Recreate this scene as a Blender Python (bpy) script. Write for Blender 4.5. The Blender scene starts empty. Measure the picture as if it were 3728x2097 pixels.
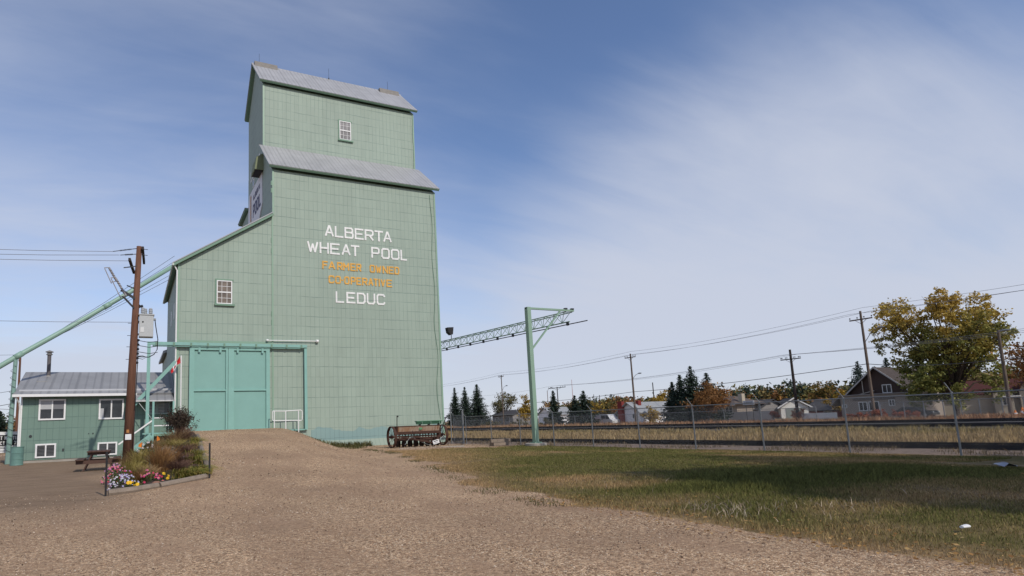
import bpy, math, random
import numpy as np
from mathutils import Vector, Matrix

R = math.radians
SC = bpy.context.scene
COL = SC.collection
random.seed(7)
rng = np.random.default_rng(11)

# ------------------------------------------------------------------ camera
cam_d = bpy.data.cameras.new("camera")
cam = bpy.data.objects.new("camera", cam_d)
COL.objects.link(cam)
SC.camera = cam
EYE = 1.392
PITCH, ROLL, YAW = 0.1383, 0.0369, 0.4438
fw = Vector((math.sin(YAW) * math.cos(PITCH), math.cos(YAW) * math.cos(PITCH), math.sin(PITCH)))
rt = Vector((math.cos(YAW), -math.sin(YAW), 0))
up = rt.cross(fw)
rt2 = rt * math.cos(ROLL) - up * math.sin(ROLL)
up2 = up * math.cos(ROLL) + rt * math.sin(ROLL)
m3 = Matrix((rt2, up2, -fw)).transposed()
cam.matrix_world = Matrix.Translation((0, 0, EYE)) @ m3.to_4x4()
cam_d.sensor_width = 36
cam_d.lens = 36 * 2203.63 / 3728
cam_d.shift_x = 341.03 / 3728
cam_d.shift_y = 183.51 / 3728
cam_d.clip_start = 0.1
cam_d.clip_end = 6000

# ------------------------------------------------------------------ sun, sky, exposure
SUN_AZ, SUN_EL = R(12), R(40)          # azimuth measured from -Y towards +X
sunv = Vector((math.sin(SUN_AZ) * math.cos(SUN_EL), -math.cos(SUN_AZ) * math.cos(SUN_EL), math.sin(SUN_EL)))
sl = bpy.data.lights.new("sun", 'SUN')
sl.energy = 2.9
sl.angle = R(0.6)
sl.color = (1.0, 0.93, 0.83)
sun = bpy.data.objects.new("sun", sl)
sun.rotation_euler = (-sunv).to_track_quat('-Z', 'Y').to_euler()
sun.location = (10, -30, 40)
COL.objects.link(sun)

W = bpy.data.worlds.new("World")
SC.world = W
W.use_nodes = True
nt = W.node_tree
nt.nodes.clear()
N = nt.nodes.new
LK = nt.links.new
out = N('ShaderNodeOutputWorld')
bgn = N('ShaderNodeBackground')
bgn.inputs[1].default_value = 0.13
sky = N('ShaderNodeTexSky')
sky.sky_type = 'NISHITA'
sky.sun_disc = False
sky.sun_elevation = SUN_EL
sky.sun_rotation = R(180) - SUN_AZ
sky.air_density = 1.0
sky.dust_density = 0.3
sky.ozone_density = 1.6
tc = N('ShaderNodeTexCoord')


def wmath(op, a, b=None, c=None):
    n = N('ShaderNodeMath')
    n.operation = op
    for i, v in enumerate((a, b, c)):
        if v is None:
            continue
        if isinstance(v, (int, float)):
            n.inputs[i].default_value = v
        else:
            LK(v, n.inputs[i])
    return n.outputs[0]


sep = N('ShaderNodeSeparateXYZ')
LK(tc.outputs['Generated'], sep.inputs[0])
zz = wmath('MAXIMUM', sep.outputs[2], 0.0)
den = wmath('ADD', zz, 0.22)
comb = N('ShaderNodeCombineXYZ')
LK(wmath('DIVIDE', sep.outputs[0], den), comb.inputs[0])
LK(wmath('DIVIDE', sep.outputs[1], den), comb.inputs[1])


def cloud(scale, sx, sy, rot, detail, rough, dist):
    mp = N('ShaderNodeMapping')
    mp.inputs['Rotation'].default_value = (0, 0, rot)
    mp.inputs['Scale'].default_value = (sx, sy, 1)
    mp.inputs['Location'].default_value = (3.1, 1.7, 0)
    LK(comb.outputs[0], mp.inputs[0])
    n = N('ShaderNodeTexNoise')
    n.inputs['Scale'].default_value = scale
    n.inputs['Detail'].default_value = detail
    n.inputs['Roughness'].default_value = rough
    n.inputs['Distortion'].default_value = dist
    LK(mp.outputs[0], n.inputs['Vector'])
    return n.outputs[0]


c1 = cloud(1.0, 0.8, 1.5, R(28), 6, 0.52, 0.4)
c2 = cloud(2.6, 0.5, 2.0, R(34), 8, 0.58, 0.5)
# a clearer hole of blue, as a direction on the sky
hole = N('ShaderNodeVectorMath')
hole.operation = 'DOT_PRODUCT'
LK(tc.outputs['Generated'], hole.inputs[0])
hd = Vector((0.80, 0.39, 0.47)).normalized()
hole.inputs[1].default_value = hd
hmr = N('ShaderNodeMapRange')
hmr.interpolation_type = 'SMOOTHSTEP'
LK(hole.outputs['Value'], hmr.inputs[0])
hmr.inputs[1].default_value = 0.76
hmr.inputs[2].default_value = 0.995
hmr.inputs[3].default_value = 0.0
hmr.inputs[4].default_value = 1.0
# veil thickest low over the horizon, thin right at it
low = N('ShaderNodeMapRange')
low.interpolation_type = 'SMOOTHSTEP'
LK(sep.outputs[2], low.inputs[0])
low.inputs[1].default_value = 0.56
low.inputs[2].default_value = 0.20
low.inputs[3].default_value = 0.0
low.inputs[4].default_value = 1.0
edge = N('ShaderNodeMapRange')
edge.interpolation_type = 'SMOOTHSTEP'
LK(sep.outputs[2], edge.inputs[0])
edge.inputs[1].default_value = 0.02
edge.inputs[2].default_value = 0.13
edge.inputs[3].default_value = 0.88
edge.inputs[4].default_value = 1.0
v = wmath('MULTIPLY_ADD', c1, 0.75, -0.20)
v = wmath('MULTIPLY_ADD', c2, 0.40, v)
v = wmath('MULTIPLY_ADD', low.outputs[0], 0.16, v)
v = wmath('MULTIPLY_ADD', hmr.outputs[0], -0.40, v)
# the thick white bank low on the right
bank = N('ShaderNodeVectorMath')
bank.operation = 'DOT_PRODUCT'
LK(tc.outputs['Generated'], bank.inputs[0])
bank.inputs[1].default_value = Vector((0.84, 0.51, 0.15)).normalized()
bmr = N('ShaderNodeMapRange')
bmr.interpolation_type = 'SMOOTHSTEP'
LK(bank.outputs['Value'], bmr.inputs[0])
bmr.inputs[1].default_value = 0.87
bmr.inputs[2].default_value = 0.985
v = wmath('MULTIPLY_ADD', bmr.outputs[0], 0.58, v)
hz_ = N('ShaderNodeMapRange')
hz_.interpolation_type = 'SMOOTHSTEP'
LK(sep.outputs[2], hz_.inputs[0])
hz_.inputs[1].default_value = 0.20
hz_.inputs[2].default_value = 0.02
v = wmath('MULTIPLY_ADD', hz_.outputs[0], 0.50, v)
vm = N('ShaderNodeMapRange')
vm.interpolation_type = 'SMOOTHSTEP'
LK(v, vm.inputs[0])
vm.inputs[1].default_value = 0.02
vm.inputs[2].default_value = 0.95
vm.inputs[3].default_value = 0.0
vm.inputs[4].default_value = 0.94
mask = wmath('MULTIPLY', vm.outputs[0], edge.outputs[0])
mix = N('ShaderNodeMix')
mix.data_type = 'RGBA'
LK(mask, mix.inputs[0])
tint = N('ShaderNodeMix')
tint.data_type = 'RGBA'
tint.blend_type = 'MULTIPLY'
tint.inputs[0].default_value = 1.0
tint.inputs[7].default_value = (0.92, 0.94, 1.07, 1)
LK(sky.outputs[0], tint.inputs[6])
LK(tint.outputs[2], mix.inputs[6])
mix.inputs[7].default_value = (4.5, 4.82, 5.7, 1)
LK(mix.outputs[2], bgn.inputs[0])
LK(bgn.outputs[0], out.inputs[0])

SC.view_settings.view_transform = 'Standard'
SC.view_settings.look = 'None'
SC.view_settings.exposure = 0.0
SC.view_settings.gamma = 1.0
SC.view_settings.use_curve_mapping = False


# ------------------------------------------------------------------ material helpers
class M:
    """small node-tree wrapper"""

    def __init__(self, name, rough=0.8, metal=0.0, spec=0.3):
        self.m = bpy.data.materials.new(name)
        self.m.use_nodes = True
        self.t = self.m.node_tree
        self.b = self.t.nodes['Principled BSDF']
        self.b.inputs['Roughness'].default_value = rough
        self.b.inputs['Metallic'].default_value = metal
        self.b.inputs['Specular IOR Level'].default_value = spec
        self._tc = None

    def n(self, kind):
        return self.t.nodes.new('ShaderNode' + kind)

    def l(self, a, b):
        self.t.links.new(a, b)

    def co(self):
        if self._tc is None:
            self._tc = self.n('TexCoord')
        return self._tc.outputs['Object']

    def math(self, op, a, b=None, c=None, clamp=False):
        n = self.n('Math')
        n.operation = op
        n.use_clamp = clamp
        for i, v in enumerate((a, b, c)):
            if v is None:
                continue
            if isinstance(v, (int, float)):
                n.inputs[i].default_value = v
            else:
                self.l(v, n.inputs[i])
        return n.outputs[0]

    def xyz(self):
        s = self.n('SeparateXYZ')
        self.l(self.co(), s.inputs[0])
        return s.outputs

    def noise(self, scale, detail=4, rough=0.55, vec=None, sc=None):
        n = self.n('TexNoise')
        n.inputs['Scale'].default_value = scale
        n.inputs['Detail'].default_value = detail
        n.inputs['Roughness'].default_value = rough
        vec = vec or self.co()
        if sc:
            mp = self.n('Mapping')
            mp.inputs['Scale'].default_value = sc
            self.l(vec, mp.inputs[0])
            vec = mp.outputs[0]
        self.l(vec, n.inputs['Vector'])
        return n.outputs[0]

    def ramp(self, fac, stops, interp='LINEAR'):
        r = self.n('ValToRGB')
        r.color_ramp.interpolation = interp
        els = r.color_ramp.elements
        while len(els) < len(stops):
            els.new(0.5)
        for e, (p, c) in zip(els, stops):
            e.position = p
            e.color = (c if len(c) == 4 else (*c, 1)) if not isinstance(c, (int, float)) else (c, c, c, 1)
        self.l(fac, r.inputs[0])
        return r.outputs[0]

    def mix(self, fac, a, b, mode='MIX'):
        n = self.n('Mix')
        n.data_type = 'RGBA'
        n.blend_type = mode
        for i, v in ((0, fac), (6, a), (7, b)):
            if isinstance(v, (int, float)):
                n.inputs[i].default_value = v
            elif isinstance(v, tuple):
                n.inputs[i].default_value = (*v, 1)[:4]
            else:
                self.l(v, n.inputs[i])
        return n.outputs[2]

    def color(self, c):
        if isinstance(c, tuple):
            self.b.inputs['Base Color'].default_value = (*c, 1)
        else:
            self.l(c, self.b.inputs['Base Color'])

    def bump(self, h, dist=0.02, strength=0.5):
        n = self.n('Bump')
        n.inputs['Distance'].default_value = dist
        n.inputs['Strength'].default_value = strength
        self.l(h, n.inputs['Height'])
        self.l(n.outputs[0], self.b.inputs['Normal'])

    def rand(self):
        g = self.n('NewGeometry')
        return g.outputs['Random Per Island']


def mul(c, k):
    return tuple(min(1, x * k) for x in c)


def worn(name, c, rough=0.7, var=0.18, scale=3.0, metal=0.0, spec=0.3, fine=40, bump=0.0):
    """plain painted / weathered surface with blotchy variation"""
    m = M(name, rough, metal, spec)
    a = m.noise(scale, 5, 0.6)
    b = m.noise(fine, 3, 0.6)
    f = m.math('MULTIPLY_ADD', b, 0.4, m.math('MULTIPLY', a, 0.6))
    m.color(m.ramp(f, [(0.3, mul(c, 1 - var)), (0.7, mul(c, 1 + var))]))
    if bump:
        m.bump(b, bump, 0.5)
    return m.m


def leafmat(name, stops, rough=0.75):
    """every leaf its own tint"""
    m = M(name, rough, 0, 0.2)
    m.color(m.ramp(m.rand(), stops))
    tr = m.n('BsdfTranslucent')
    r2 = m.ramp(m.rand(), [(p, mul(c, 0.9)) for p, c in stops])
    m.l(r2, tr.inputs[0])
    mx = m.n('MixShader')
    mx.inputs[0].default_value = 0.22
    m.l(m.b.outputs[0], mx.inputs[1])
    m.l(tr.outputs[0], mx.inputs[2])
    m.l(mx.outputs[0], m.t.nodes['Material Output'].inputs[0])
    return m.m


def siding(name, c, cell=0.305, row=0.66, dark=0.58, patch=False):
    """painted panels: thin upright joints, wavy broken level joints"""
    m = M(name, 0.62, 0, 0.35)
    o = m.xyz()
    u = m.math('ADD', o[0], o[1])
    wob = m.noise(1.7, 3, 0.6)
    fu = m.math('FRACT', m.math('DIVIDE', m.math('MULTIPLY_ADD', wob, 0.02, u), cell))
    du = m.math('ABSOLUTE', m.math('SUBTRACT', fu, 0.5))
    lv = m.math('GREATER_THAN', du, 0.5 - 0.0125 / cell)
    zz = m.math('MULTIPLY_ADD', m.noise(0.9, 3, 0.6), 0.10, o[2])
    fz = m.math('FRACT', m.math('DIVIDE', zz, row))
    dz = m.math('ABSOLUTE', m.math('SUBTRACT', fz, 0.5))
    lz = m.math('GREATER_THAN', dz, 0.5 - 0.019 / row)
    brk = m.ramp(m.noise(0.55, 4, 0.7, sc=(1, 1, 3.0)), [(0.40, 0.15), (0.62, 1.0)])
    brv = m.ramp(m.noise(0.8, 3, 0.6), [(0.35, 0.35), (0.65, 0.85)])
    line = m.math('MAXIMUM', m.math('MULTIPLY', lv, brv), m.math('MULTIPLY', lz, brk))
    # each panel slightly its own shade
    cid = m.n('TexWhiteNoise')
    cid.noise_dimensions = '2D'
    cb = m.n('CombineXYZ')
    m.l(m.math('FLOOR', m.math('DIVIDE', u, cell)), cb.inputs[0])
    m.l(m.math('FLOOR', m.math('DIVIDE', zz, row)), cb.inputs[1])
    m.l(cb.outputs[0], cid.inputs['Vector'])
    tone = m.math('MULTIPLY_ADD', cid.outputs['Value'], 0.14, m.math('MULTIPLY', m.noise(0.35, 5, 0.65, sc=(1, 1, 0.5)), 0.86))
    base = m.ramp(tone, [(0.30, mul(c, 0.92)), (0.70, mul(c, 1.07))])
    st = m.ramp(m.noise(0.9, 4, 0.6, sc=(2.2, 2.2, 0.12)), [(0.5, 0.0), (0.75, 0.32)])
    base = m.mix(st, base, (c[0] * 0.72, c[1] * 0.74, c[2] * 0.74))
    if patch:
        edge = m.math('MULTIPLY_ADD', m.noise(0.5, 3, 0.6, sc=(1, 1, 0.05)), 1.6, 0.35)
        pz = m.math('LESS_THAN', o[2], edge)
        px = m.math('GREATER_THAN', o[0], 2.4)
        base = m.mix(m.math('MULTIPLY', m.math('MULTIPLY', pz, px), 0.8), base, (0.205, 0.325, 0.325))
    m.color(m.mix(m.math('MULTIPLY', line, dark), base, (c[0] * 0.25, c[1] * 0.36, c[2] * 0.42)))
    h = m.math('SUBTRACT', m.math('MULTIPLY', m.noise(1.2, 3, 0.5), 0.5), line)
    m.bump(h, 0.012, 0.5)
    return m.m


def sheet_metal(name, c, pitch=0.3, ax=0, rough=0.5, metal=0.2):
    """ribbed roofing, ribs run up the slope (regular along axis ax)"""
    m = M(name, rough, metal, 0.4)
    o = m.xyz()
    f = m.math('FRACT', m.math('DIVIDE', o[ax], pitch))
    d = m.math('ABSOLUTE', m.math('SUBTRACT', f, 0.5))
    rib = m.math('GREATER_THAN', d, 0.40)
    sh = m.math('FRACT', m.math('DIVIDE', m.math('MULTIPLY_ADD', m.noise(2, 2, 0.5), 0.05, o[ax]), pitch * 3))
    tone = m.noise(0.7, 5, 0.65)
    col = m.ramp(tone, [(0.3, mul(c, 0.86)), (0.7, mul(c, 1.12))])
    col = m.mix(m.math('MULTIPLY', rib, 0.38), col, mul(c, 0.55))
    col = m.mix(m.math('MULTIPLY', m.math('GREATER_THAN', sh, 0.93), 0.4), col, mul(c, 0.5))
    rs = m.ramp(m.noise(1.4, 5, 0.7, sc=(1, 1, 1)), [(0.66, 0.0), (0.80, 0.35)])
    col = m.mix(rs, col, (0.22, 0.17, 0.13))
    m.color(col)
    m.bump(rib, 0.03, 0.6)
    return m.m


# ------------------------------------------------------------------ mesh helpers
def wloc(o):
    v = Vector((0, 0, 0))
    while o is not None:
        v += o.location
        o = o.parent
    return v


class MB:
    def __init__(self):
        self.v = []
        self.f = []

    def add(self, vs, fs):
        k = len(self.v)
        self.v += [tuple(p) for p in vs]
        self.f += [tuple(i + k for i in q) for q in fs]
        return self

    def box(self, x0, x1, y0, y1, z0, z1):
        vs = [(x, y, z) for z in (z0, z1) for y in (y0, y1) for x in (x0, x1)]
        return self.add(vs, [(0, 2, 3, 1), (4, 5, 7, 6), (0, 1, 5, 4), (1, 3, 7, 5), (3, 2, 6, 7), (2, 0, 4, 6)])

    def bar(self, a, b, w, h, up=(0, 0, 1)):
        """rectangular bar from a to b; w sideways, h along up"""
        a, b = Vector(a), Vector(b)
        d = (b - a).normalized()
        u = Vector(up)
        if abs(d.dot(u)) > 0.98:
            u = Vector((0, 1, 0))
        s = d.cross(u).normalized()
        u = s.cross(d).normalized()
        vs = [p + s * (i * w / 2) + u * (j * h / 2) for p in (a, b) for i, j in ((-1, -1), (1, -1), (1, 1), (-1, 1))]
        return self.add(vs, [(3, 2, 1, 0), (4, 5, 6, 7), (0, 1, 5, 4), (1, 2, 6, 5), (2, 3, 7, 6), (3, 0, 4, 7)])

    def tube(self, pts, r, n=8, r2=None, cap=True):
        pts = [Vector(p) for p in pts]
        k = len(pts)
        rs = [r if r2 is None else r + (r2 - r) * i / (k - 1) for i in range(k)] if not isinstance(r, (list, tuple)) else r
        vs, fs = [], []
        for i, p in enumerate(pts):
            d = (pts[min(i + 1, k - 1)] - pts[max(i - 1, 0)]).normalized()
            ref = Vector((0, 0, 1)) if abs(d.z) < 0.9 else Vector((1, 0, 0))
            s = d.cross(ref).normalized()
            u = s.cross(d)
            for j in range(n):
                t = 2 * math.pi * j / n
                vs.append(p + (s * math.cos(t) + u * math.sin(t)) * rs[i])
        for i in range(k - 1):
            for j in range(n):
                a, b = i * n + j, i * n + (j + 1) % n
                fs.append((a, b, b + n, a + n))
        if cap:
            fs.append(tuple(range(n - 1, -1, -1)))
            fs.append(tuple(range((k - 1) * n, k * n)))
        return self.add(vs, fs)

    def lathe(self, c, prof, n=20, axis='z'):
        """prof: list of (radius, height)"""
        vs, fs = [], []
        for r, h in prof:
            for j in range(n):
                t = 2 * math.pi * j / n
                a, b = r * math.cos(t), r * math.sin(t)
                vs.append({'z': (c[0] + a, c[1] + b, c[2] + h), 'x': (c[0] + h, c[1] + a, c[2] + b), 'y': (c[0] + b, c[1] + h, c[2] + a)}[axis])
        k = len(prof)
        for i in range(k - 1):
            for j in range(n):
                a, b = i * n + j, i * n + (j + 1) % n
                fs.append((a, b, b + n, a + n))
        fs.append(tuple(range(n - 1, -1, -1)))
        fs.append(tuple(range((k - 1) * n, k * n)))
        return self.add(vs, fs)

    def prism(self, poly, d):
        """extrude a 3-D polygon by vector d"""
        n = len(poly)
        d = Vector(d)
        vs = [Vector(p) for p in poly] + [Vector(p) + d for p in poly]
        fs = [tuple(range(n - 1, -1, -1)), tuple(range(n, 2 * n))] + [(i, (i + 1) % n, (i + 1) % n + n, i + n) for i in range(n)]
        return self.add(vs, fs)

    def blob(self, c, rx, ry, rz, seed=0, amp=0.25, nu=10, nv=7):
        r_ = random.Random(seed)
        vs, fs = [], []
        for i in range(nv + 1):
            ph = math.pi * i / nv
            for j in range(nu):
                t = 2 * math.pi * j / nu
                k = 1 + amp * (r_.random() - 0.5) * 2 * (0 < i < nv)
                vs.append((c[0] + rx * k * math.sin(ph) * math.cos(t), c[1] + ry * k * math.sin(ph) * math.sin(t), c[2] + rz * k * math.cos(ph)))
        for i in range(nv):
            for j in range(nu):
                a, b = i * nu + j, i * nu + (j + 1) % nu
                fs.append((a, a + nu, b + nu, b))
        return self.add(vs, fs)

    def split(self, name, mat, parent=None, **kw):
        """one object per connected piece"""
        par = list(range(len(self.v)))

        def find(i):
            while par[i] != i:
                par[i] = par[par[i]]
                i = par[i]
            return i
        for q in self.f:
            for j in q[1:]:
                par[find(j)] = find(q[0])
        groups = {}
        for q in self.f:
            groups.setdefault(find(q[0]), []).append(q)
        res = []
        for qs in groups.values():
            ids = sorted({i for q in qs for i in q})
            mp = {i: k for k, i in enumerate(ids)}
            m_ = MB()
            m_.v = [self.v[i] for i in ids]
            m_.f = [tuple(mp[i] for i in q) for q in qs]
            res.append(m_.build(name, mat, parent, **kw))
        return res

    def build(self, name, mat, parent=None, smooth=False, bevel=0.0):
        off = wloc(parent) if parent is not None else Vector((0, 0, 0))
        me = bpy.data.meshes.new(name)
        me.from_pydata([(p[0] - off.x, p[1] - off.y, p[2] - off.z) for p in self.v], [], self.f)
        me.materials.append(mat)
        me.update()
        if smooth:
            me.polygons.foreach_set('use_smooth', [True] * len(me.polygons))
        o = bpy.data.objects.new(name, me)
        COL.objects.link(o)
        if parent is not None:
            o.parent = parent
        if bevel:
            b = o.modifiers.new('bevel', 'BEVEL')
            b.width = bevel
            b.segments = 2
            b.limit_method = 'ANGLE'
        return o


def npmesh(name, verts, faces, mat, parent=None, attr=None):
    """verts (n,3) array; faces (m,k) array, all with k corners; attr: per-vertex rgb called tint"""
    off = np.array(wloc(parent)) if parent is not None else np.zeros(3)
    verts = np.asarray(verts, np.float32) - off.astype(np.float32)
    faces = np.asarray(faces, np.int32)
    me = bpy.data.meshes.new(name)
    n, (m, k) = len(verts), faces.shape
    me.vertices.add(n)
    me.vertices.foreach_set('co', verts.ravel())
    me.loops.add(m * k)
    me.loops.foreach_set('vertex_index', faces.ravel())
    me.polygons.add(m)
    me.polygons.foreach_set('loop_start', np.arange(0, m * k, k, dtype=np.int32))
    me.polygons.foreach_set('loop_total', np.full(m, k, np.int32))
    me.update(calc_edges=True)
    me.validate()
    if attr is not None:
        a = me.attributes.new('tint', 'FLOAT_COLOR', 'POINT')
        a.data.foreach_set('color', np.concatenate([attr, np.ones((n, 1))], 1).astype(np.float32).ravel())
    me.materials.append(mat)
    o = bpy.data.objects.new(name, me)
    COL.objects.link(o)
    if parent is not None:
        o.parent = parent
    return o


def tag(o, label=None, cat=None, group=None, kind=None):
    if label:
        o['label'] = label
    if cat:
        o['category'] = cat
    if group:
        o['group'] = group
    if kind:
        o['kind'] = kind
    return o


def thing(name, label, cat, loc=(0, 0, 0), group=None):
    o = bpy.data.objects.new(name, None)
    o.empty_display_size = 0.3
    o.location = loc
    COL.objects.link(o)
    return tag(o, label, cat, group)


def copy_tree(o, parent=None):
    c = o.copy()
    COL.objects.link(c)
    if parent is not None:
        c.parent = parent
    for ch in list(o.children):
        copy_tree(ch, c)
    return c


# ------------------------------------------------------------------ terrain
def sst(t):
    t = np.clip(t, 0, 1)
    return t * t * (3 - 2 * t)


def lerp(a, b, t):
    return a + (b - a) * t


TS = -0.055                                 # tracks and fence turn slightly off the Y axis


def ground_z(x, y):
    x = np.asarray(x, float)
    y = np.asarray(y, float)
    t = np.clip((y - 13.5) / 23.5, 0, 1)
    a = .45 * t + .55 * sst(t)
    a = np.where(y > 38.3, np.clip(1 - (y - 38.3) / 1.5, 0, 1), a)
    tl = np.clip((y - 16) / 20., 0, 1)
    l1 = lerp(1.9, 3.1, tl)
    l0 = l1 - 2.6
    bl = sst((x - l0) / (l1 - l0))
    tr = np.clip((y - 12) / 26., 0, 1)
    r1 = lerp(6.5, 12.7, tr)
    r0 = lerp(3., 8.0, tr)
    br = 1 - sst((x - r0) / (r1 - r0))
    z = 1.39 * a * bl * br
    xr = x - TS * (y - 30)
    z = z - .18 * sst((xr - 15) / 4.5) + .16 * sst((xr - 31) / 7.0)
    z = z + .06 * sst((xr - 42.0) / 5.0) - .34 * sst((xr - 54) / 8.)
    return z


def gz(x, y):
    return float(ground_z(x, y))


EDGE_Y = [-60, 2.9, 3.8, 5.1, 7.2, 8.4, 10.4, 13.4, 18.6, 26.7, 36.4, 38.2]
EDGE_X = [7.2, 6.55, 6.46, 6.15, 6.35, 6.3, 6.5, 7.4, 9.0, 11.4, 12.5, 12.6]


def edge_x(y):
    return np.interp(y, EDGE_Y, EDGE_X)


def vnoise(x, y, s, seed=0):
    """cheap smooth value noise"""
    r_ = np.random.default_rng(seed)
    T = r_.random((64, 64))
    x = np.asarray(x) / s + 1000.3
    y = np.asarray(y) / s + 1000.7
    i, j = np.floor(x).astype(int), np.floor(y).astype(int)
    fx, fy = x - i, y - j
    fx, fy = fx * fx * (3 - 2 * fx), fy * fy * (3 - 2 * fy)
    g = lambda a, b: T[a % 64, b % 64]
    return (g(i, j) * (1 - fx) + g(i + 1, j) * fx) * (1 - fy) + (g(i, j + 1) * (1 - fx) + g(i + 1, j + 1) * fx) * fy


def fence_x(y):
    return 21.35 - 0.0574 * (np.asarray(y) - 30)


def lawn_amount(x, y):
    """1 on the lawn right of the drive, 0 on gravel; soft at the edges"""
    x = np.asarray(x, float)
    y = np.asarray(y, float)
    wob = (vnoise(x, y, 1.1, 3) - .5) * 1.1 + (vnoise(x, y, 0.35, 4) - .5) * .5
    a = np.clip((x - edge_x(y) + wob) / 0.5, 0, 1)
    patch_y = np.interp(x, [11, 13, 16, 19.8, 22], [30.5, 28.6, 27.2, 29.8, 31.5])
    a *= 1 - np.clip((y - patch_y + wob * 1.5) / 0.8, 0, 1)
    a *= 1 - np.clip((x - fence_x(y) + .15 + wob * .5) / 0.5, 0, 1)
    return a


def dry_amount(x, y):
    """how straw-brown the lawn is"""
    n = vnoise(x, y, 3.2, 8) * .6 + vnoise(x, y, 1.0, 9) * .4
    d = np.clip((n - .44) * 2.4, 0, 1) * .8
    d = np.maximum(d, np.clip(1 - (x - edge_x(y)) / (1.3 + 5.0 * np.clip((y - 13) / 10, 0, 1)), 0, 1) * .9)
    return np.clip(d, 0, 1)


def build_ground():
    def axis(a, b, st, far):
        c = list(np.arange(a, b + 1e-6, st))
        k = st
        while c[-1] < far:
            k *= 1.22
            c.append(c[-1] + k)
        k = st
        lo = []
        p = a
        while p > -far:
            k *= 1.22
            p -= k
            lo.append(p)
        return np.array(lo[::-1] + c)
    xs = axis(-10, 30, 0.22, 3500)
    ys = axis(0, 46, 0.22, 3500)
    X, Y = np.meshgrid(xs, ys)
    Z = ground_z(X, Y)
    near = (np.abs(X) < 60) & (np.abs(Y) < 60)
    Z = Z + near * ((vnoise(X, Y, 1.4, 21) - .5) * .05 + (vnoise(X, Y, .5, 22) - .5) * .022) * np.clip(1 - np.hypot(X, Y) / 60, 0, 1)
    nx, ny = len(xs), len(ys)
    idx = np.arange(nx * ny).reshape(ny, nx)
    F = np.stack([idx[:-1, :-1], idx[:-1, 1:], idx[1:, 1:], idx[1:, :-1]], -1).reshape(-1, 4)
    # tint r: lawn/grass, g: dryness, b: 0 drive gravel .. 1 railway dirt/ballast
    xr = X - TS * (Y - 30)
    lawn = lawn_amount(X, Y)
    field = np.clip((xr - 28.2 + (vnoise(X, Y, 2, 5) - .5)) / .8, 0, 1) * (1 - np.clip((xr - 40 + (vnoise(X, Y, 2, 6) - .5)) / 1, 0, 1))
    far = np.clip((xr - 52.5) / 1.0, 0, 1)
    left = np.clip((-9 - X) / 2, 0, 1) * np.clip((Y - 44) / 4, 0, 1)
    g = np.clip(lawn + field + far + left, 0, 1)
    dry = np.where(lawn > .3, dry_amount(X, Y), .72)
    bal = np.clip((X - fence_x(Y) + .3) / .6, 0, 1) * np.clip((xr - 20.5) / 1, 0, 1)
    # packed darker earth in the yard on the left
    yard = np.clip((0.4 - X + (vnoise(X, Y, 2.5, 31) - .5) * 2.0) / 1.5, 0, 1) * np.clip((Y - 11.0) / 4, 0, 1)
    tint = np.stack([g, np.where(g > .02, dry, yard), bal], -1).reshape(-1, 3)
    m = M('ground_mat', 0.95, 0, 0.1)
    at = m.n('Attribute')
    at.attribute_name = 'tint'
    s = m.n('SeparateColor')
    m.l(at.outputs['Color'], s.inputs[0])
    gr, dr, ba = s.outputs[0], s.outputs[1], s.outputs[2]

    def pebbles(scale):
        vz = m.n('TexVoronoi')
        vz.inputs['Scale'].default_value = scale
        m.l(m.co(), vz.inputs['Vector'])
        sc = m.n('SeparateColor')
        m.l(vz.outputs['Color'], sc.inputs[0])
        return vz, sc
    vz, sc = pebbles(80)
    vz2, sc2 = pebbles(36)
    peb = m.ramp(sc.outputs[0], [(0.0, (0.10, 0.062, 0.042)), (0.22, (0.28, 0.178, 0.110)), (0.58, (0.46, 0.300, 0.184)), (0.84, (0.72, 0.50, 0.31)), (0.97, (0.88, 0.74, 0.55))])
    peb2 = m.ramp(sc2.outputs[1], [(0.0, (0.14, 0.09, 0.062)), (0.5, (0.40, 0.265, 0.16)), (1.0, (0.68, 0.50, 0.33))])
    sel = m.math('GREATER_THAN', sc2.outputs[2], 0.62)
    peb = m.mix(m.math('MULTIPLY', sel, 0.75), peb, peb2)
    dust = m.ramp(m.noise(0.5, 6, 0.62, sc=(1.5, 0.7, 1)), [(0.44, 0.0), (0.62, 0.72)])
    dustc = m.ramp(m.noise(5, 5, 0.7), [(0.3, (0.325, 0.214, 0.138)), (0.7, (0.405, 0.274, 0.18))])
    grav = m.mix(dust, peb, dustc)
    spk = m.ramp(m.noise(15, 3, 0.85), [(0.33, (0.70, 0.69, 0.68)), (0.5, (1.0, 1.0, 1.0)), (0.68, (1.30, 1.29, 1.27))])
    grav = m.mix(1.0, grav, spk, 'MULTIPLY')
    blotch = m.ramp(m.noise(0.22, 4, 0.6), [(0.35, (0.86, 0.85, 0.84)), (0.65, (1.08, 1.07, 1.05))])
    grav = m.mix(1.0, grav, blotch, 'MULTIPLY')
    yardc = m.ramp(m.noise(0.9, 6, 0.7, sc=(1, 2.2, 1)), [(0.3, (0.165, 0.115, 0.078)), (0.55, (0.245, 0.174, 0.117)), (0.8, (0.295, 0.213, 0.145))])
    nog = m.math('SUBTRACT', 1.0, m.math('GREATER_THAN', gr, 0.02))
    grav = m.mix(m.math('MULTIPLY', m.math('MULTIPLY', dr, nog), 0.85), grav, yardc)
    balc = m.ramp(m.noise(7, 6, 0.75), [(0.32, (0.085, 0.062, 0.048)), (0.5, (0.21, 0.155, 0.12)), (0.72, (0.40, 0.32, 0.255))])
    grav = m.mix(ba, grav, balc)
    gn = m.noise(2.2, 6, 0.72)
    green = m.ramp(gn, [(0.3, (0.085, 0.072, 0.026)), (0.7, (0.18, 0.14, 0.055))])
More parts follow.
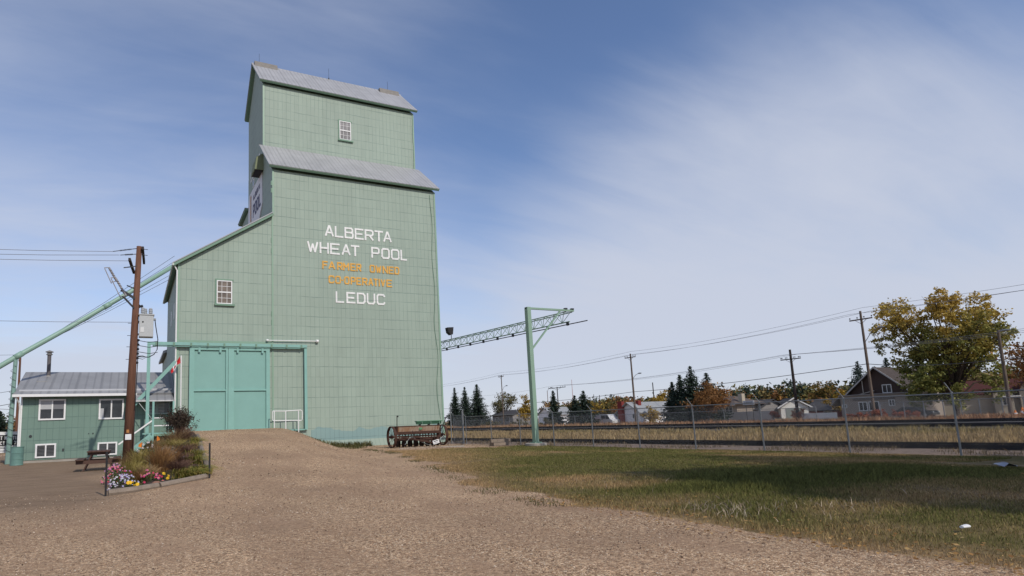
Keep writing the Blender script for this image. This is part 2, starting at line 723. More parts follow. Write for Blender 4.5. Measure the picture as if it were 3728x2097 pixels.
    straw = m.ramp(gn, [(0.3, (0.20, 0.125, 0.070)), (0.7, (0.42, 0.29, 0.165))])
    grass = m.mix(dr, green, straw)
    gm = m.math('MULTIPLY_ADD', m.noise(6, 4, 0.7), 0.6, m.math('SUBTRACT', gr, 0.3), clamp=True)
    gm = m.ramp(gm, [(0.35, 0.0), (0.6, 1.0)])
    m.color(m.mix(gm, grav, grass))
    h = m.math('ADD', m.math('MULTIPLY', vz.outputs['Distance'], -0.5), m.math('MULTIPLY', m.noise(30, 4, 0.7), 0.6))
    h = m.math('ADD', h, m.math('MULTIPLY', m.noise(3, 4, 0.6), 1.0))
    m.bump(h, 0.03, 0.7)
    o = npmesh('ground', np.stack([X, Y, Z], -1).reshape(-1, 3), F, m.m, attr=tint)
    o.data.polygons.foreach_set('use_smooth', [True] * len(o.data.polygons))
    tag(o, kind='structure')


build_ground()

# ------------------------------------------------------------------ shared materials
G_SIDE = (0.302, 0.374, 0.312)
MAT = {}
MAT['siding'] = siding('elevator_siding', G_SIDE, patch=False)
MAT['siding_low'] = siding('elevator_siding_patched', G_SIDE, patch=True)
MAT['office_side'] = siding('office_siding', (0.162, 0.246, 0.203), cell=0.30, row=0.62, dark=0.6)
MAT['teal'] = worn('teal_door_paint', (0.205, 0.385, 0.342), 0.5, 0.07, 1.1, spec=0.4)
MAT['teal_trim'] = worn('teal_trim_paint', (0.225, 0.42, 0.372), 0.5, 0.08, 2)
MAT['green_trim'] = worn('green_trim_paint', (0.165, 0.275, 0.20), 0.55, 0.10, 2)
MAT['pale_green'] = worn('pale_green_steel_paint', (0.235, 0.355, 0.265), 0.45, 0.08, 1.5, spec=0.4)
MAT['spout'] = worn('spout_green_paint', (0.235, 0.37, 0.30), 0.45, 0.10, 1.2, spec=0.4)
MAT['roof'] = sheet_metal('grey_ribbed_roofing', (0.39, 0.39, 0.395), 0.30, 0)
MAT['office_roof'] = sheet_metal('office_roofing', (0.30, 0.30, 0.305), 0.42, 0)
MAT['white'] = worn('white_paint', (0.74, 0.74, 0.73), 0.5, 0.06, 6)
MAT['white_letter'] = siding('white_letter_paint', (0.78, 0.78, 0.76), dark=0.42)
MAT['orange_letter'] = siding('orange_letter_paint', (0.72, 0.39, 0.075), dark=0.42)
MAT['galv'] = worn('galvanised_steel', (0.245, 0.255, 0.262), 0.45, 0.12, 5, metal=0.5)
MAT['dark_steel'] = worn('dark_steel', (0.05, 0.052, 0.055), 0.5, 0.2, 8, metal=0.3)
MAT['black'] = worn('black_paint', (0.018, 0.018, 0.02), 0.55, 0.2, 8)
MAT['wire'] = worn('wire_cable', (0.055, 0.055, 0.06), 0.6, 0.1, 5)
MAT['alu_wire'] = worn('aluminium_wire', (0.20, 0.205, 0.22), 0.5, 0.1, 5)
MAT['rust'] = worn('rusty_iron', (0.062, 0.030, 0.021), 0.85, 0.45, 6, bump=0.01)
MAT['dark_rust'] = worn('dark_rusty_iron', (0.028, 0.016, 0.013), 0.85, 0.4, 7)
MAT['grey_tank'] = worn('grey_transformer_paint', (0.44, 0.46, 0.46), 0.5, 0.05, 3)
MAT['porcelain'] = worn('porcelain', (0.36, 0.38, 0.40), 0.3, 0.05, 5, spec=0.5)
MAT['concrete'] = worn('concrete', (0.33, 0.30, 0.26), 0.9, 0.2, 4, bump=0.01)
MAT['timber'] = worn('grey_timber', (0.23, 0.185, 0.145), 0.9, 0.3, 5, bump=0.01)
MAT['soil'] = worn('bed_soil', (0.060, 0.042, 0.030), 1.0, 0.4, 6, bump=0.03)
MAT['brown_paint'] = worn('brown_table_paint', (0.085, 0.045, 0.032), 0.6, 0.18, 6)
MAT['orange_flag'] = worn('orange_plastic', (0.75, 0.22, 0.03), 0.6, 0.06, 6)
MAT['red'] = worn('flag_red', (0.55, 0.035, 0.04), 0.7, 0.08, 4)
MAT['stone'] = worn('field_stone', (0.36, 0.31, 0.27), 0.9, 0.3, 5, bump=0.02)


def polemat(name, c):
    m = M(name, 0.9, 0, 0.15)
    g = m.noise(9, 5, 0.7, sc=(3, 3, 0.10))
    col = m.ramp(g, [(0.3, mul(c, 0.55)), (0.5, c), (0.72, mul(c, 1.5))])
    spots = m.ramp(m.noise(26, 2, 0.5, sc=(1, 1, 0.5)), [(0.68, 0.0), (0.74, 0.7)])
    m.color(m.mix(spots, col, mul(c, 0.3)))
    m.bump(g, 0.02, 0.5)
    return m.m


MAT['pole_red'] = polemat('reddish_pole_wood', (0.145, 0.072, 0.048))
MAT['pole_grey'] = polemat('grey_pole_wood', (0.135, 0.105, 0.085))
MAT['pole_dark'] = polemat('dark_pole_wood', (0.045, 0.036, 0.033))


def glassmat(name, c, rough=0.08):
    m = M(name, rough, 0, 0.5)
    m.color(m.ramp(m.noise(1.6, 3, 0.6), [(0.35, mul(c, 0.6)), (0.65, mul(c, 1.3))]))
    return m.m


MAT['pane'] = glassmat('dark_pane', (0.035, 0.04, 0.045))
MAT['pane_grey'] = glassmat('dusty_pane', (0.12, 0.115, 0.125), 0.35)
MAT['pane_warm'] = glassmat('curtained_pane', (0.17, 0.135, 0.105), 0.35)
MAT['blind'] = worn('window_blind', (0.42, 0.43, 0.44), 0.6, 0.04, 3)


# ------------------------------------------------------------------ lettering: strokes on a 1 x 1 cell
GLY = {
    'A': [[(0, 0), (.45, 1), (.55, 1), (1, 0)], [(.22, .33), (.78, .33)]],
    'B': [[(0, 0), (0, 1), (.82, 1), (.95, .87), (.95, .65), (.82, .54), (0, .54)], [(.82, .54), (1, .42), (1, .13), (.86, 0), (0, 0)]],
    'C': [[(1, .82), (.84, 1), (.16, 1), (0, .84), (0, .16), (.16, 0), (.84, 0), (1, .18)]],
    'D': [[(0, 0), (0, 1), (.78, 1), (1, .80), (1, .20), (.78, 0), (0, 0)]],
    'E': [[(1, 1), (0, 1), (0, 0), (1, 0)], [(0, .5), (.85, .5)]],
    'F': [[(1, 1), (0, 1), (0, 0)], [(0, .52), (.8, .52)]],
    'G': [[(1, .82), (.84, 1), (.16, 1), (0, .84), (0, .16), (.16, 0), (.84, 0), (1, .16), (1, .48), (.55, .48)]],
    'H': [[(0, 0), (0, 1)], [(1, 0), (1, 1)], [(0, .5), (1, .5)]],
    'I': [[(.5, 0), (.5, 1)]],
    'L': [[(0, 1), (0, 0), (1, 0)]],
    'M': [[(0, 0), (0, 1), (.5, .4), (1, 1), (1, 0)]],
    'N': [[(0, 0), (0, 1), (1, 0), (1, 1)]],
    'O': [[(.16, 0), (0, .16), (0, .84), (.16, 1), (.84, 1), (1, .84), (1, .16), (.84, 0), (.16, 0)]],
    'P': [[(0, 0), (0, 1), (.84, 1), (1, .86), (1, .56), (.84, .43), (0, .43)]],
    'R': [[(0, 0), (0, 1), (.84, 1), (1, .87), (1, .60), (.84, .47), (0, .47)], [(.52, .47), (1, 0)]],
    'T': [[(0, 1), (1, 1)], [(.5, 1), (.5, 0)]],
    'U': [[(0, 1), (0, .18), (.18, 0), (.82, 0), (1, .18), (1, 1)]],
    'V': [[(0, 1), (.5, 0), (1, 1)]],
    'W': [[(0, 1), (.26, 0), (.5, .8), (.74, 0), (1, 1)]],
    '1': [[(.25, .8), (.5, 1), (.5, 0)]],
    '5': [[(1, 1), (0, 1), (0, .58), (.8, .58), (1, .42), (1, .16), (.84, 0), (0, 0)]],
    '7': [[(0, 1), (1, 1), (.4, 0)]],
    '-': [[(0, .5), (1, .5)]],
}


def glyph(mb, ch, O_, ex, ez, en, w, h, st, th):
    """strokes of ch in the frame O_ + ex*a + ez*b, as boards st wide and th thick standing off along en"""
    ex, ez, en = Vector(ex), Vector(ez), Vector(en)
    O_ = Vector(O_)
    hs = st / 2
    for i, line in enumerate(GLY[ch]):
        P = [(hs + a * (w - st), hs + b * (h - st)) for a, b in line]
        for k in range(len(P) - 1):
            (a, b), (c, d) = P[k], P[k + 1]
            L = math.hypot(c - a, d - b)
            ux, uz = (c - a) / L, (d - b) / L
            e = hs * 0.92 if (abs(ux) < .05 or abs(uz) < .05) else hs * 0.5
            a -= ux * e
            b -= uz * e
            c += ux * e
            d += uz * e
            nx, nz = -uz * hs, ux * hs
            q = [(a + nx, b + nz), (a - nx, b - nz), (c - nx, d - nz), (c + nx, d + nz)]
            t = th + 0.0013 * (k % 3) + 0.0031 * i     # overlapping strokes never lie in one plane
            mb.prism([O_ + ex * p + ez * r for p, r in q], en * t)


# ------------------------------------------------------------------ grain elevator
XA, XM, XR, Y0, Y1, YB = 2.32, 7.99, 19.99, 38.31, 41.48, 50.6
elev = thing('grain_elevator', 'tall pale green wooden grain elevator with white and orange lettering on its front', 'grain elevator', (XM, Y0, 0))


def roof_slab(x0, x1, ya, za, yb, zb, t):
    """slab over the segment (ya,za)-(yb,zb), thickness t upward"""
    d = Vector((0, yb - ya, zb - za)).normalized()
    n = Vector((0, -d.z, d.y))
    if n.z < 0:
        n = -n
    mb = MB()
    p = [Vector((x0, ya, za)), Vector((x0, yb, zb))]
    mb.prism([p[0], p[1], p[1] + n * t, p[0] + n * t], (x1 - x0, 0, 0))
    return mb


YR = 44.45
# main body with its side gables cut by the cupola
mb = MB()
prof = [(Y0, 0.45), (Y0, 18.30), (Y1 + .02, 21.05), (47.40, 21.05), (47.41, 18.5), (YB, 18.30), (YB, 0.45)]
mb.prism([(XM, y, z) for y, z in prof], (XR - XM, 0, 0))
mb.build('main_wall', MAT['siding_low'], elev)
sk = MB()
sk.prism([(XM - .05, Y0 + .3, -.3), (XM - .05, Y0 - .10, 0.0), (XM - .05, Y0 - .012, 0.47), (XM - .05, Y0 + .3, 0.47)], (XR - XM + .12, 0, 0))
sk.build('skirt_board', MAT['siding'], elev)
bs = MB()
bs.box(XM + .02, XR + .03, Y0 + .05, YB - .05, -.4, 0.44)
bs.build('foundation', MAT['concrete'], elev)
# cupola
mb = MB()
prof = [(Y1, 21.06), (Y1, 26.15), (YR, 28.95), (47.42, 26.15), (47.42, 21.06)]
mb.prism([(XM + .015, y, z) for y, z in prof], (XR - XM - .03, 0, 0))
mb.build('cupola_wall', MAT['siding'], elev)
# roofs: sheet + green soffit board under it
OV = 0.28
for (ya, za, yb, zb) in ((Y0 - .30, 18.32, Y1 - .01, 21.22), (YB + .30, 18.32, 47.43, 18.60)):
    mb = MB()
    mb = roof_slab(XM - OV, XR + OV, ya, za + .16, yb, zb + .16, .06)
    mb.build('lower_roof', MAT['roof'], elev)
    s_ = 1 if yb > ya else -1
    mb = roof_slab(XM - OV + .04, XR + OV - .04, ya + .05 * s_, za + .045, yb - .02 * s_, zb + .02, .13)
    mb.build('roof_soffit', MAT['green_trim'], elev)
for (ya, za, yb, zb) in ((Y1 - .28, 26.14, YR, 29.21), (47.42 + .28, 26.14, YR, 29.21)):
    mb = roof_slab(XM - OV, XR + OV, ya, za + .16, yb, zb + .16, .06)
    mb.build('upper_roof', MAT['roof'], elev)
    s_ = 1 if yb > ya else -1
    mb = roof_slab(XM - OV + .04, XR + OV - .04, ya + .05 * s_, za + .045, yb - .02 * s_, zb + .02, .13)
    mb.build('roof_soffit', MAT['green_trim'], elev)
rc = MB()
rc.prism([(XM - OV - .01, YR - .18, 29.28), (XM - OV - .01, YR, 29.50), (XM - OV - .01, YR + .18, 29.28)], (XR - XM + 2 * OV + .02, 0, 0))
rc.build('ridge_cap', MAT['roof'], elev)
ventm = worn('weathered_vent', (0.22, 0.205, 0.185), 0.8, 0.2, 4)
for x0 in (XM - .1, XR - 1.75):
    v_ = MB()
    v_.prism([(x0, YR - .44, 29.02), (x0, YR - .26, 29.54), (x0, YR + .26, 29.54), (x0, YR + .44, 29.02)], (1.75, 0, 0))
    v_.build('ridge_vent', ventm, elev)
for x0, h in ((XM + .3, .75), (XM + 5.9, .8), (XR - .9, .8)):
    r_ = MB()
    r_.tube([(x0, YR, 29.3), (x0, YR, 29.62 + h)], 0.011, 6)
    r_.lathe((x0, YR, 29.46), [(0.01, 0), (0.06, 0), (0.05, .12), (0.01, .16)], 8)
    r_.build('lightning_rod', MAT['dark_steel'], elev)
# corner boards
cb = MB()
for x, y, z0, z1 in ((XM, Y0, 15.2, 18.3), (XR - .10, Y0, .5, 18.3), (XM, Y1, 21.2, 26.1), (XR - .10, Y1, 21.2, 26.1)):
    cb.box(x - .012, x + .11, y - .028, y - .004, z0, z1)
cb.box(XM - .06, XM + .04, Y0 - .03, Y0 - .004, .9, 15.2)
cb.box(XA - .02, XA + .10, Y0 - .03, Y0 - .004, 1.2, 11.5)
cb.split('corner_board', MAT['pale_green'], elev)
# drive annex on the left: roof falls to the left
mb = MB()
mb.prism([(XA, Y0 + .006, 1.0), (XM - .002, Y0 + .006, 1.0), (XM - .002, Y0 + .006, 15.05), (XA, Y0 + .006, 11.40)], (0, YB - Y0 - .8, 0))
mb.build('annex_wall', MAT['siding'], elev)
mb = MB()
mb.prism([(XA + .01, Y0 - .045, 6.64), (XM + .02, Y0 - .045, 6.64), (XM + .02, Y0 - .045, 6.70), (XM + .02, Y0 - .002, 6.92), (XA + .01, Y0 - .002, 6.92), (XA + .01, Y0 - .045, 6.70)][0:1] + [(XM + .02, Y0 - .045, 6.64), (XM + .02, Y0 - .01, 6.80), (XA + .01, Y0 - .01, 6.80)], (0, .008, 0))
mb.build('drip_board', MAT['green_trim'], elev)


def annex_slab(t0, t1, xa, xb, y0, y1):
    """slab above the annex slope line between offsets t0 and t1"""
    sl = (15.05 - 11.40) / (XM - XA)
    z = lambda x: 11.40 + (x - XA) * sl
    mb_ = MB()
    mb_.prism([(xa, y0, z(xa) + t0), (xb, y0, z(xb) + t0), (xb, y0, z(xb) + t1), (xa, y0, z(xa) + t1)], (0, y1 - y0, 0))
    return mb_


annex_slab(.20, .27, XA - .32, XM - .01, Y0 - .30, YB - .4).build('annex_roof', sheet_metal('annex_roofing', (0.36, 0.365, 0.385), 0.3, 1), elev)
annex_slab(.02, .195, XA - .28, XM - .015, Y0 - .27, YB - .45).build('annex_fascia', MAT['green_trim'], elev)
gut = MB()
gut.bar((XA - .30, Y0 - .28, 11.36), (XA - .30, YB - .4, 11.36), .10, .16)
gut.build('annex_gutter', worn('pale_gutter', (0.50, 0.55, 0.50), 0.5, 0.1, 3), elev)
dn = MB()
dn.tube([(XA - .22, Y0 - .10, 11.3), (XA - .06, Y0 - .07, 11.0), (XA - .05, Y0 - .07, 3.2), (XA - .05, Y0 - .07, 1.35), (XA - .25, Y0 - .30, 1.15)], .045, 8)
dn.build('downspout', MAT['white'], elev)
# low rear shed
mb = MB()
mb.prism([(XA + .05, YB - .75, .0), (XM, YB - .75, .0), (XM, YB - .75, 9.6), (XA + .05, YB - .75, 7.45)], (0, 8.4, 0))
mb.build('rear_shed_wall', MAT['siding'], elev)
mb = MB()
mb.prism([(XA - .25, YB - .38, 7.40), (XM, YB - .38, 9.65), (XM, YB - .38, 9.85), (XA - .25, YB - .38, 7.60)], (0, 8.5, 0))
mb.build('rear_shed_roof', MAT['roof'], elev)


def sash_window(x0, x1, y, z0, z1, pane, nm='window'):
    """white double-hung window, six panes over six, on a wall facing -Y"""
    w = x1 - x0
    f = MB()
    t = .06
    f.box(x0, x0 + t, y - .07, y + .02, z0, z1)
    f.box(x1 - t, x1, y - .07, y + .02, z0, z1)
    f.box(x0 + t, x1 - t, y - .068, y + .02, z1 - t, z1)
    f.box(x0 + t, x1 - t, y - .068, y + .02, z0, z0 + t)
    zm = (z0 + z1) / 2
    f.box(x0 + t, x1 - t, y - .066, y + .02, zm - .04, zm + .04)
    o = f.build(nm, MAT['white'], elev)
    g = MB()
    for i in (1, 2):
        xx = x0 + w * i / 3
        g.box(xx - .012, xx + .012, y - .055, y + .01, z0 + t, z1 - t)
    for za, zb in ((z0, zm), (zm, z1)):
        zc = (za + zb) / 2
        g.box(x0 + t, x1 - t, y - .052, y + .01, zc - .012, zc + .012)
    g.build('muntin', MAT['white'], o)
    p = MB()
    p.box(x0 + t * .5, x1 - t * .5, y - .03, y + .005, z0 + t * .5, z1 - t * .5)
    p.build('pane', pane, o)
    s = MB()
    s.box(x0 - .12, x1 + .16, y - .13, y - .002, z0 - .12, z0 - .004)
    s.box(x0 - .09, x0 - .004, y - .05, y - .002, z0, z1 + .09)
    s.box(x0 - .004, x1 + .09, y - .05, y - .002, z1 + .004, z1 + .09)
    s.build('sill', MAT['green_trim'], o)


sash_window(13.72, 14.63, Y1, 22.88, 24.38, MAT['pane_grey'])
sash_window(4.55, 5.47, Y0 + .006, 9.10, 10.58, MAT['pane_warm'])

# doors
for x0, x1 in ((3.03, 5.235), (5.255, 7.76)):
    d = MB()
    d.box(x0 + .05, x1 - .05, Y0 - .09, Y0 - .05, 1.15, 6.33)
    leaf = d.build('barn_door', MAT['teal'], elev)
    f = MB()
    a = .27 if x0 < 4 else .34
    b = .12 if x0 < 4 else .23
    f.box(x0, x0 + a, Y0 - .19, Y0 - .04, 1.12, 6.36)
    f.box(x1 - b, x1, Y0 - .19, Y0 - .04, 1.12, 6.36)
    f.box(x0 + a, x1 - b, Y0 - .185, Y0 - .04, 6.20, 6.36)
    f.box(x0 + a, x1 - b, Y0 - .175, Y0 - .04, 3.72, 3.81)
    f.box(x0 + a, x1 - b, Y0 - .150, Y0 - .04, 1.12, 1.42)
    f.build('door_frame', MAT['teal_trim'], leaf)
    h = MB()
    for xx in (x0 + .55, x1 - .45):
        h.box(xx - .06, xx + .06, Y0 - .215, Y0 - .191, 6.05, 6.42)
        h.lathe((xx, Y0 - .235, 6.44), [(.02, 0), (.08, 0), (.08, .03), (.02, .03)], 12, 'y')
    h.split('roller_hanger', MAT['teal_trim'], leaf)
tk = MB()
tk.box(.72, 10.12, Y0 - .30, Y0 - .20, 6.44, 6.62)
tk.box(1.0, 9.7, Y0 - .24, Y0 - .10, 6.36, 6.425)
tk.split('door_track', MAT['teal_trim'], elev)
tb = MB()
for xx in np.arange(1.2, 10.0, .95):
    tb.box(xx - .05, xx + .05, Y0 - .33, Y0 - .302, 6.40, 6.60)
tb.split('track_bracket', MAT['green_trim'], elev)
fr = MB()
fr.box(9.95, 10.12, Y0 - .24, Y0 - .05, 1.22, 6.43)
fr.box(7.80, 9.948, Y0 - .20, Y0 - .08, 1.19, 1.27)
fr.split('guide_frame', MAT['teal_trim'], elev)
fl = MB()
fl.box(.72, .90, Y0 - .29, Y0 - .12, 1.38, 6.43)
fl.box(.58, XA - .06, Y0 - .27, Y0 - .14, 1.30, 1.375)
fl.split('guide_frame', MAT['teal_trim'], elev)
br = MB()
br.bar((XA - .04, Y0 - .10, 5.50), (.06, Y0 - .06, 2.93), .10, .20)
br.build('frame_brace', MAT['teal_trim'], elev)
pp = MB()
pp.tube([(7.68, Y0 - .12, 6.88), (10.82, Y0 - .12, 6.90)], .028, 8)
pp.lathe((7.62, Y0 - .12, 6.88), [(.02, -.06), (.07, -.06), (.07, .06), (.02, .06)], 10, 'x')
pp.lathe((10.86, Y0 - .12, 6.90), [(.03, -.10), (.10, -.08), (.10, .06), (.03, .09)], 12, 'x')
pp.build('wall_pipe', MAT['white'], elev)
cd = MB()
pts = [(XR - .38 + .10 * math.sin(z * 1.3) * (1 if z < 9 else .6), Y0 - .03, z) for z in np.arange(1.6, 18.1, .35)]
cd.tube(pts, .018, 5)
pts = [(XR - .10 + .015 * math.sin(z * 2), Y1 - .035, z) for z in np.arange(21.3, 26.1, .4)]
cd.tube(pts, .016, 5)
cd.split('conduit', MAT['green_trim'], elev)
ed = MB()
for z in (7.9, 8.45, 12.6, 13.3, 16.7, 17.2):
    ed.box(XM - .10, XM - .014, Y0 - .02, Y0 + .04, z, z + .32)
ed.split('loose_flashing', MAT['green_trim'], elev)

# lettering on the front (x ranges in metres along the wall)


def text_row(word, z0, h, st, mat, nm):
    t = MB()
    for ch, a, b in word:
        glyph(t, ch, (a, Y0 - .004, z0), (1, 0, 0), (0, 0, 1), (0, -1, 0), b - a, h, st, .025)
    t.build(nm, mat, elev)


def row(s, xs):
    return [(c, a, b) for c, (a, b) in zip(s, xs)]


text_row(row('ALBERTA', [(11.5, 12.13), (12.2, 12.81), (12.89, 13.55), (13.63, 14.28), (14.36, 15.03), (15.1, 15.74), (15.75, 16.39)]), 14.10, .79, .12, MAT['white_letter'], 'lettering')
text_row(row('WHEAT', [(10.27, 11.03), (11.12, 11.76), (11.85, 12.53), (12.66, 13.30), (13.32, 13.95)]), 12.88, .78, .12, MAT['white_letter'], 'lettering')
text_row(row('POOL', [(14.82, 15.44), (15.57, 16.21), (16.3, 16.95), (17.04, 17.53)]), 12.88, .78, .12, MAT['white_letter'], 'lettering')
text_row(row('FARMER', [(11.29, 11.67), (11.72, 12.19), (12.32, 12.71), (12.75, 13.18), (13.26, 13.63), (13.69, 14.06)]), 11.82, .55, .092, MAT['orange_letter'], 'lettering')
text_row(row('OWNED', [(14.67, 15.07), (15.12, 15.54), (15.63, 16.04), (16.09, 16.47), (16.53, 16.91)]), 11.82, .55, .092, MAT['orange_letter'], 'lettering')
text_row(row('CO-OPERATIVE', [(11.71, 12.12), (12.17, 12.57), (12.61, 12.74), (12.81, 13.18), (13.26, 13.62), (13.67, 14.02), (14.09, 14.48), (14.54, 14.91), (14.93, 15.26), (15.31, 15.4), (15.47, 15.8), (15.89, 16.32)]), 10.87, .54, .092, MAT['orange_letter'], 'lettering')
text_row(row('LEDUC', [(12.18, 12.77), (12.93, 13.57), (13.68, 14.31), (14.39, 15.02), (15.12, 15.77)]), 9.56, .78, .12, MAT['white_letter'], 'lettering')


# things on the left face
hd_ = MB()
hd_.prism([(XM + .01, 41.2, 19.45), (XM - .62, 41.2, 19.45), (XM - .50, 41.2, 20.35), (XM + .01, 41.2, 20.75)], (0, 1.5, 0))
hd_.build('vent_hood', worn('olive_hood', (0.19, 0.22, 0.13), 0.7, 0.12, 4), elev)
ho = MB()
ho.box(XM - .56, XM - .04, 41.26, 42.64, 19.42, 19.448)
ho.build('hood_opening', MAT['black'], elev)
sg = MB()
sg.prism([(XM - .06, 41.65, 19.5), (XM - .06, 46.6, 19.5), (XM - .06, 47.1, 18.2), (XM - .06, 47.1, 15.6), (XM - .06, 43.6, 15.6), (XM - .06, 41.5, 17.1)], (.055, 0, 0))
sign = sg.build('sign_board', worn('sign_white', (0.70, 0.70, 0.72), 0.6, 0.06, 3), elev)
tx = MB()
for i, ch in enumerate('POOL'):
    glyph(tx, ch, (XM - .062, 45.0 - i * .80, 17.15), (0, -1, 0), (0, 0, 1), (-1, 0, 0), .66, 1.0, .17, .012)
for i, ch in enumerate('ALBERTA'):
    glyph(tx, ch, (XM - .062, 44.9 - i * .40, 18.48), (0, -1, 0), (0, 0, 1), (-1, 0, 0), .30, .40, .07, .012)
tx.build('sign_lettering', worn('navy_letters', (0.03, 0.03, 0.10), 0.6, 0.1, 6), sign)
wh = MB()
for k in range(9):
    z = 17.1 + k * .23
    for s_ in (-1, 1):
        wh.prism([(XM - .075, 45.9, z), (XM - .075, 45.9 + s_ * .18, z + .12), (XM - .075, 45.9 + s_ * .14, z + .30), (XM - .075, 45.9, z + .2)], (-.006, 0, 0))
wh.box(XM - .083, XM - .077, 45.88, 45.92, 15.7, 19.3)
wh.build('wheat_emblem', worn('wheat_ochre', (0.46, 0.20, 0.04), 0.6, 0.15, 6), sign)
lt = MB()
for i, ch in enumerate('LEDUC'):
    glyph(lt, ch, (XM - .004, 46.3 - i * .80, 20.4), (0, -1, 0), (0, 0, 1), (-1, 0, 0), .62, .92, .15, .02)
lt.build('side_lettering', MAT['white_letter'], elev)
sw = MB()
sw.box(XM - .05, XM + .01, 44.75, 45.25, 19.65, 20.25)
swf = sw.build('side_window', MAT['white'], elev)
sw = MB()
sw.box(XM - .058, XM - .02, 44.82, 45.18, 19.72, 20.18)
sw.build('pane', MAT['pane'], swf)
for yy in (44.2, 41.2):
    q = MB()
    q.box(XA - .02, XA + .01, yy, yy + .5, 8.6, 9.6)
    q.build('annex_side_panel', MAT['white'], elev)

# ------------------------------------------------------------------ loading mast and its hanging truss
MX, MY = 21.22, 29.3
mast = thing('loading_mast', 'pale green steel post with a braced arm reaching over the near railway track', 'mast', (MX, MY, 0))
p = MB()
p.box(MX - .13, MX + .13, MY - .15, MY + .15, .04, 7.98)
p.build('post', MAT['pale_green'], mast, bevel=.012)
p = MB()
p.box(MX - .13, 24.66, MY - .06, MY + .06, 7.86 - .0, 7.975)
p.build('arm', MAT['pale_green'], mast)
p = MB()
p.bar((MX + .13, MY, 5.45), (23.62, MY, 7.86), .09, .09)
p.build('brace', MAT['pale_green'], mast)
p = MB()
for xx in (24.05, 24.55):
    p.box(xx - .09, xx + .09, MY - .09, MY + .09, 7.98, 8.06)
p.split('clamp', MAT['dark_steel'], mast)
p = MB()
p.box(MX - .24, MX + .24, MY - .24, MY + .24, -.02, .04)
p.build('base_plate', MAT['pale_green'], mast)
p = MB()
p.lathe((MX, MY, 0), [(.62, -.4), (.62, -.04), (.58, -.02)], 24)
p.build('footing', MAT['concrete'], mast)

TX = 24.3
tr = thing('hanging_truss', 'long lattice truss slung from the mast arm along the near railway track', 'truss', (TX, MY, 7.8))


def tz(y):
    return 7.83 + (y - 29.3) * .026


p = MB()
ys = [29.3, 62.0]
for dx in (-.24, .24):
    p.tube([(TX + dx, y, tz(y)) for y in ys], .035, 6)
p.tube([(TX, y, tz(y) - .60) for y in ys], .04, 6)
p.split('chord', MAT['pale_green'], tr)
p = MB()
y = 29.5
k = 0
while y < 61:
    for dx in (-.24, .24):
        p.tube([(TX + dx, y, tz(y)), (TX, y + .5, tz(y) - .6)], .018, 5)
        p.tube([(TX, y + .5, tz(y) - .6), (TX + dx, y + 1.0, tz(y + 1))], .018, 5)
    p.tube([(TX - .24, y, tz(y)), (TX + .24, y + .5, tz(y + .5))], .016, 5)
    p.tube([(TX - .24, y, tz(y)), (TX + .24, y, tz(y))], .016, 5)
    y += 1.0
p.build('lattice', MAT['pale_green'], tr)
p = MB()
p.tube([(TX, 27.7, tz(27.7) - .76), (TX, 61.5, tz(61.5) - .76)], .032, 6)
p.build('trolley_rail', MAT['dark_steel'], tr)
p = MB()
for y in np.arange(29.5, 61, 2.0):
    p.box(TX - .06, TX + .06, y - .07, y + .07, tz(y) - .82, tz(y) - .60)
p.split('rail_clip', MAT['dark_steel'], tr)

fl = thing('floodlight', 'black floodlight clamped on top of the lattice truss beside the elevator', 'floodlight', (TX, 44.6, tz(44.6)))
p = MB()
p.tube([(TX, 44.6, tz(44.6)), (TX, 44.6, tz(44.6) + .42)], .03, 6)
p.build('stem', MAT['dark_steel'], fl)
p = MB()
z = tz(44.6) + .42
p.prism([(TX - .38, 44.5, z + .62), (TX - .30, 44.5, z + .20), (TX - .05, 44.5, z), (TX + .12, 44.5, z + .04), (TX + .20, 44.5, z + .66)], (0, .45, 0))
p.build('housing', MAT['black'], fl)

# ------------------------------------------------------------------ spout down to the road on the left
SPA, SPB = Vector((2.3, 42.0, 12.28)), Vector((-5.86, 39.4, 5.78))
sp = thing('grain_spout', 'long green grain spout slanting down from the elevator to a roadside post', 'spout', (2.3, 42, 12.2))
d = (SPB - SPA)
far_ = SPB + d.normalized() * 6.0
p = MB()
p.tube([SPA + d.normalized() * -.1, SPA + d * .33 + Vector((0, 0, -.07)), SPA + d * .66 + Vector((0, 0, -.08)), SPB, far_], .14, 14)
p.build('tube', MAT['spout'], sp, smooth=True)
p = MB()
for t in (.47, .985):
    a = SPA + d * t + Vector((0, 0, -.08 if t < .9 else 0))
    p.tube([a - d.normalized() * .22, a + d.normalized() * .22], .165, 14)
p.split('collar', MAT['spout'], sp, smooth=True)
for i, (za, dy) in enumerate(((.62, -.1), (.32, .2), (-.50, 0), (-.74, .2))):
    p = MB()
    mid = SPB + d.normalized() * -.6
    a = SPA + Vector((0, dy, za))
    p.tube([a, a + (mid - a) * .5 + Vector((0, 0, -.10)), mid], .012, 5)
    p.build('guy_wire', MAT['wire'], sp)
p = MB()
p.tube([(-5.90, 39.0, 0), (-5.84, 39.3, 5.62)], .135, 10, .10)
p.build('support_post', worn('post_green', (0.19, 0.30, 0.26), .6, .2, 4), sp)
p = MB()
for k in range(60):
    t = k / 59
    pass
p.tube([(-5.90 + .14 * math.cos(k * .9), 39.0 + .3 * k / 90 - .14 * math.sin(k * .9) - .02, .6 + k * .055) for k in range(86)], .012, 4)
p.build('wrapped_cable', MAT['wire'], sp)

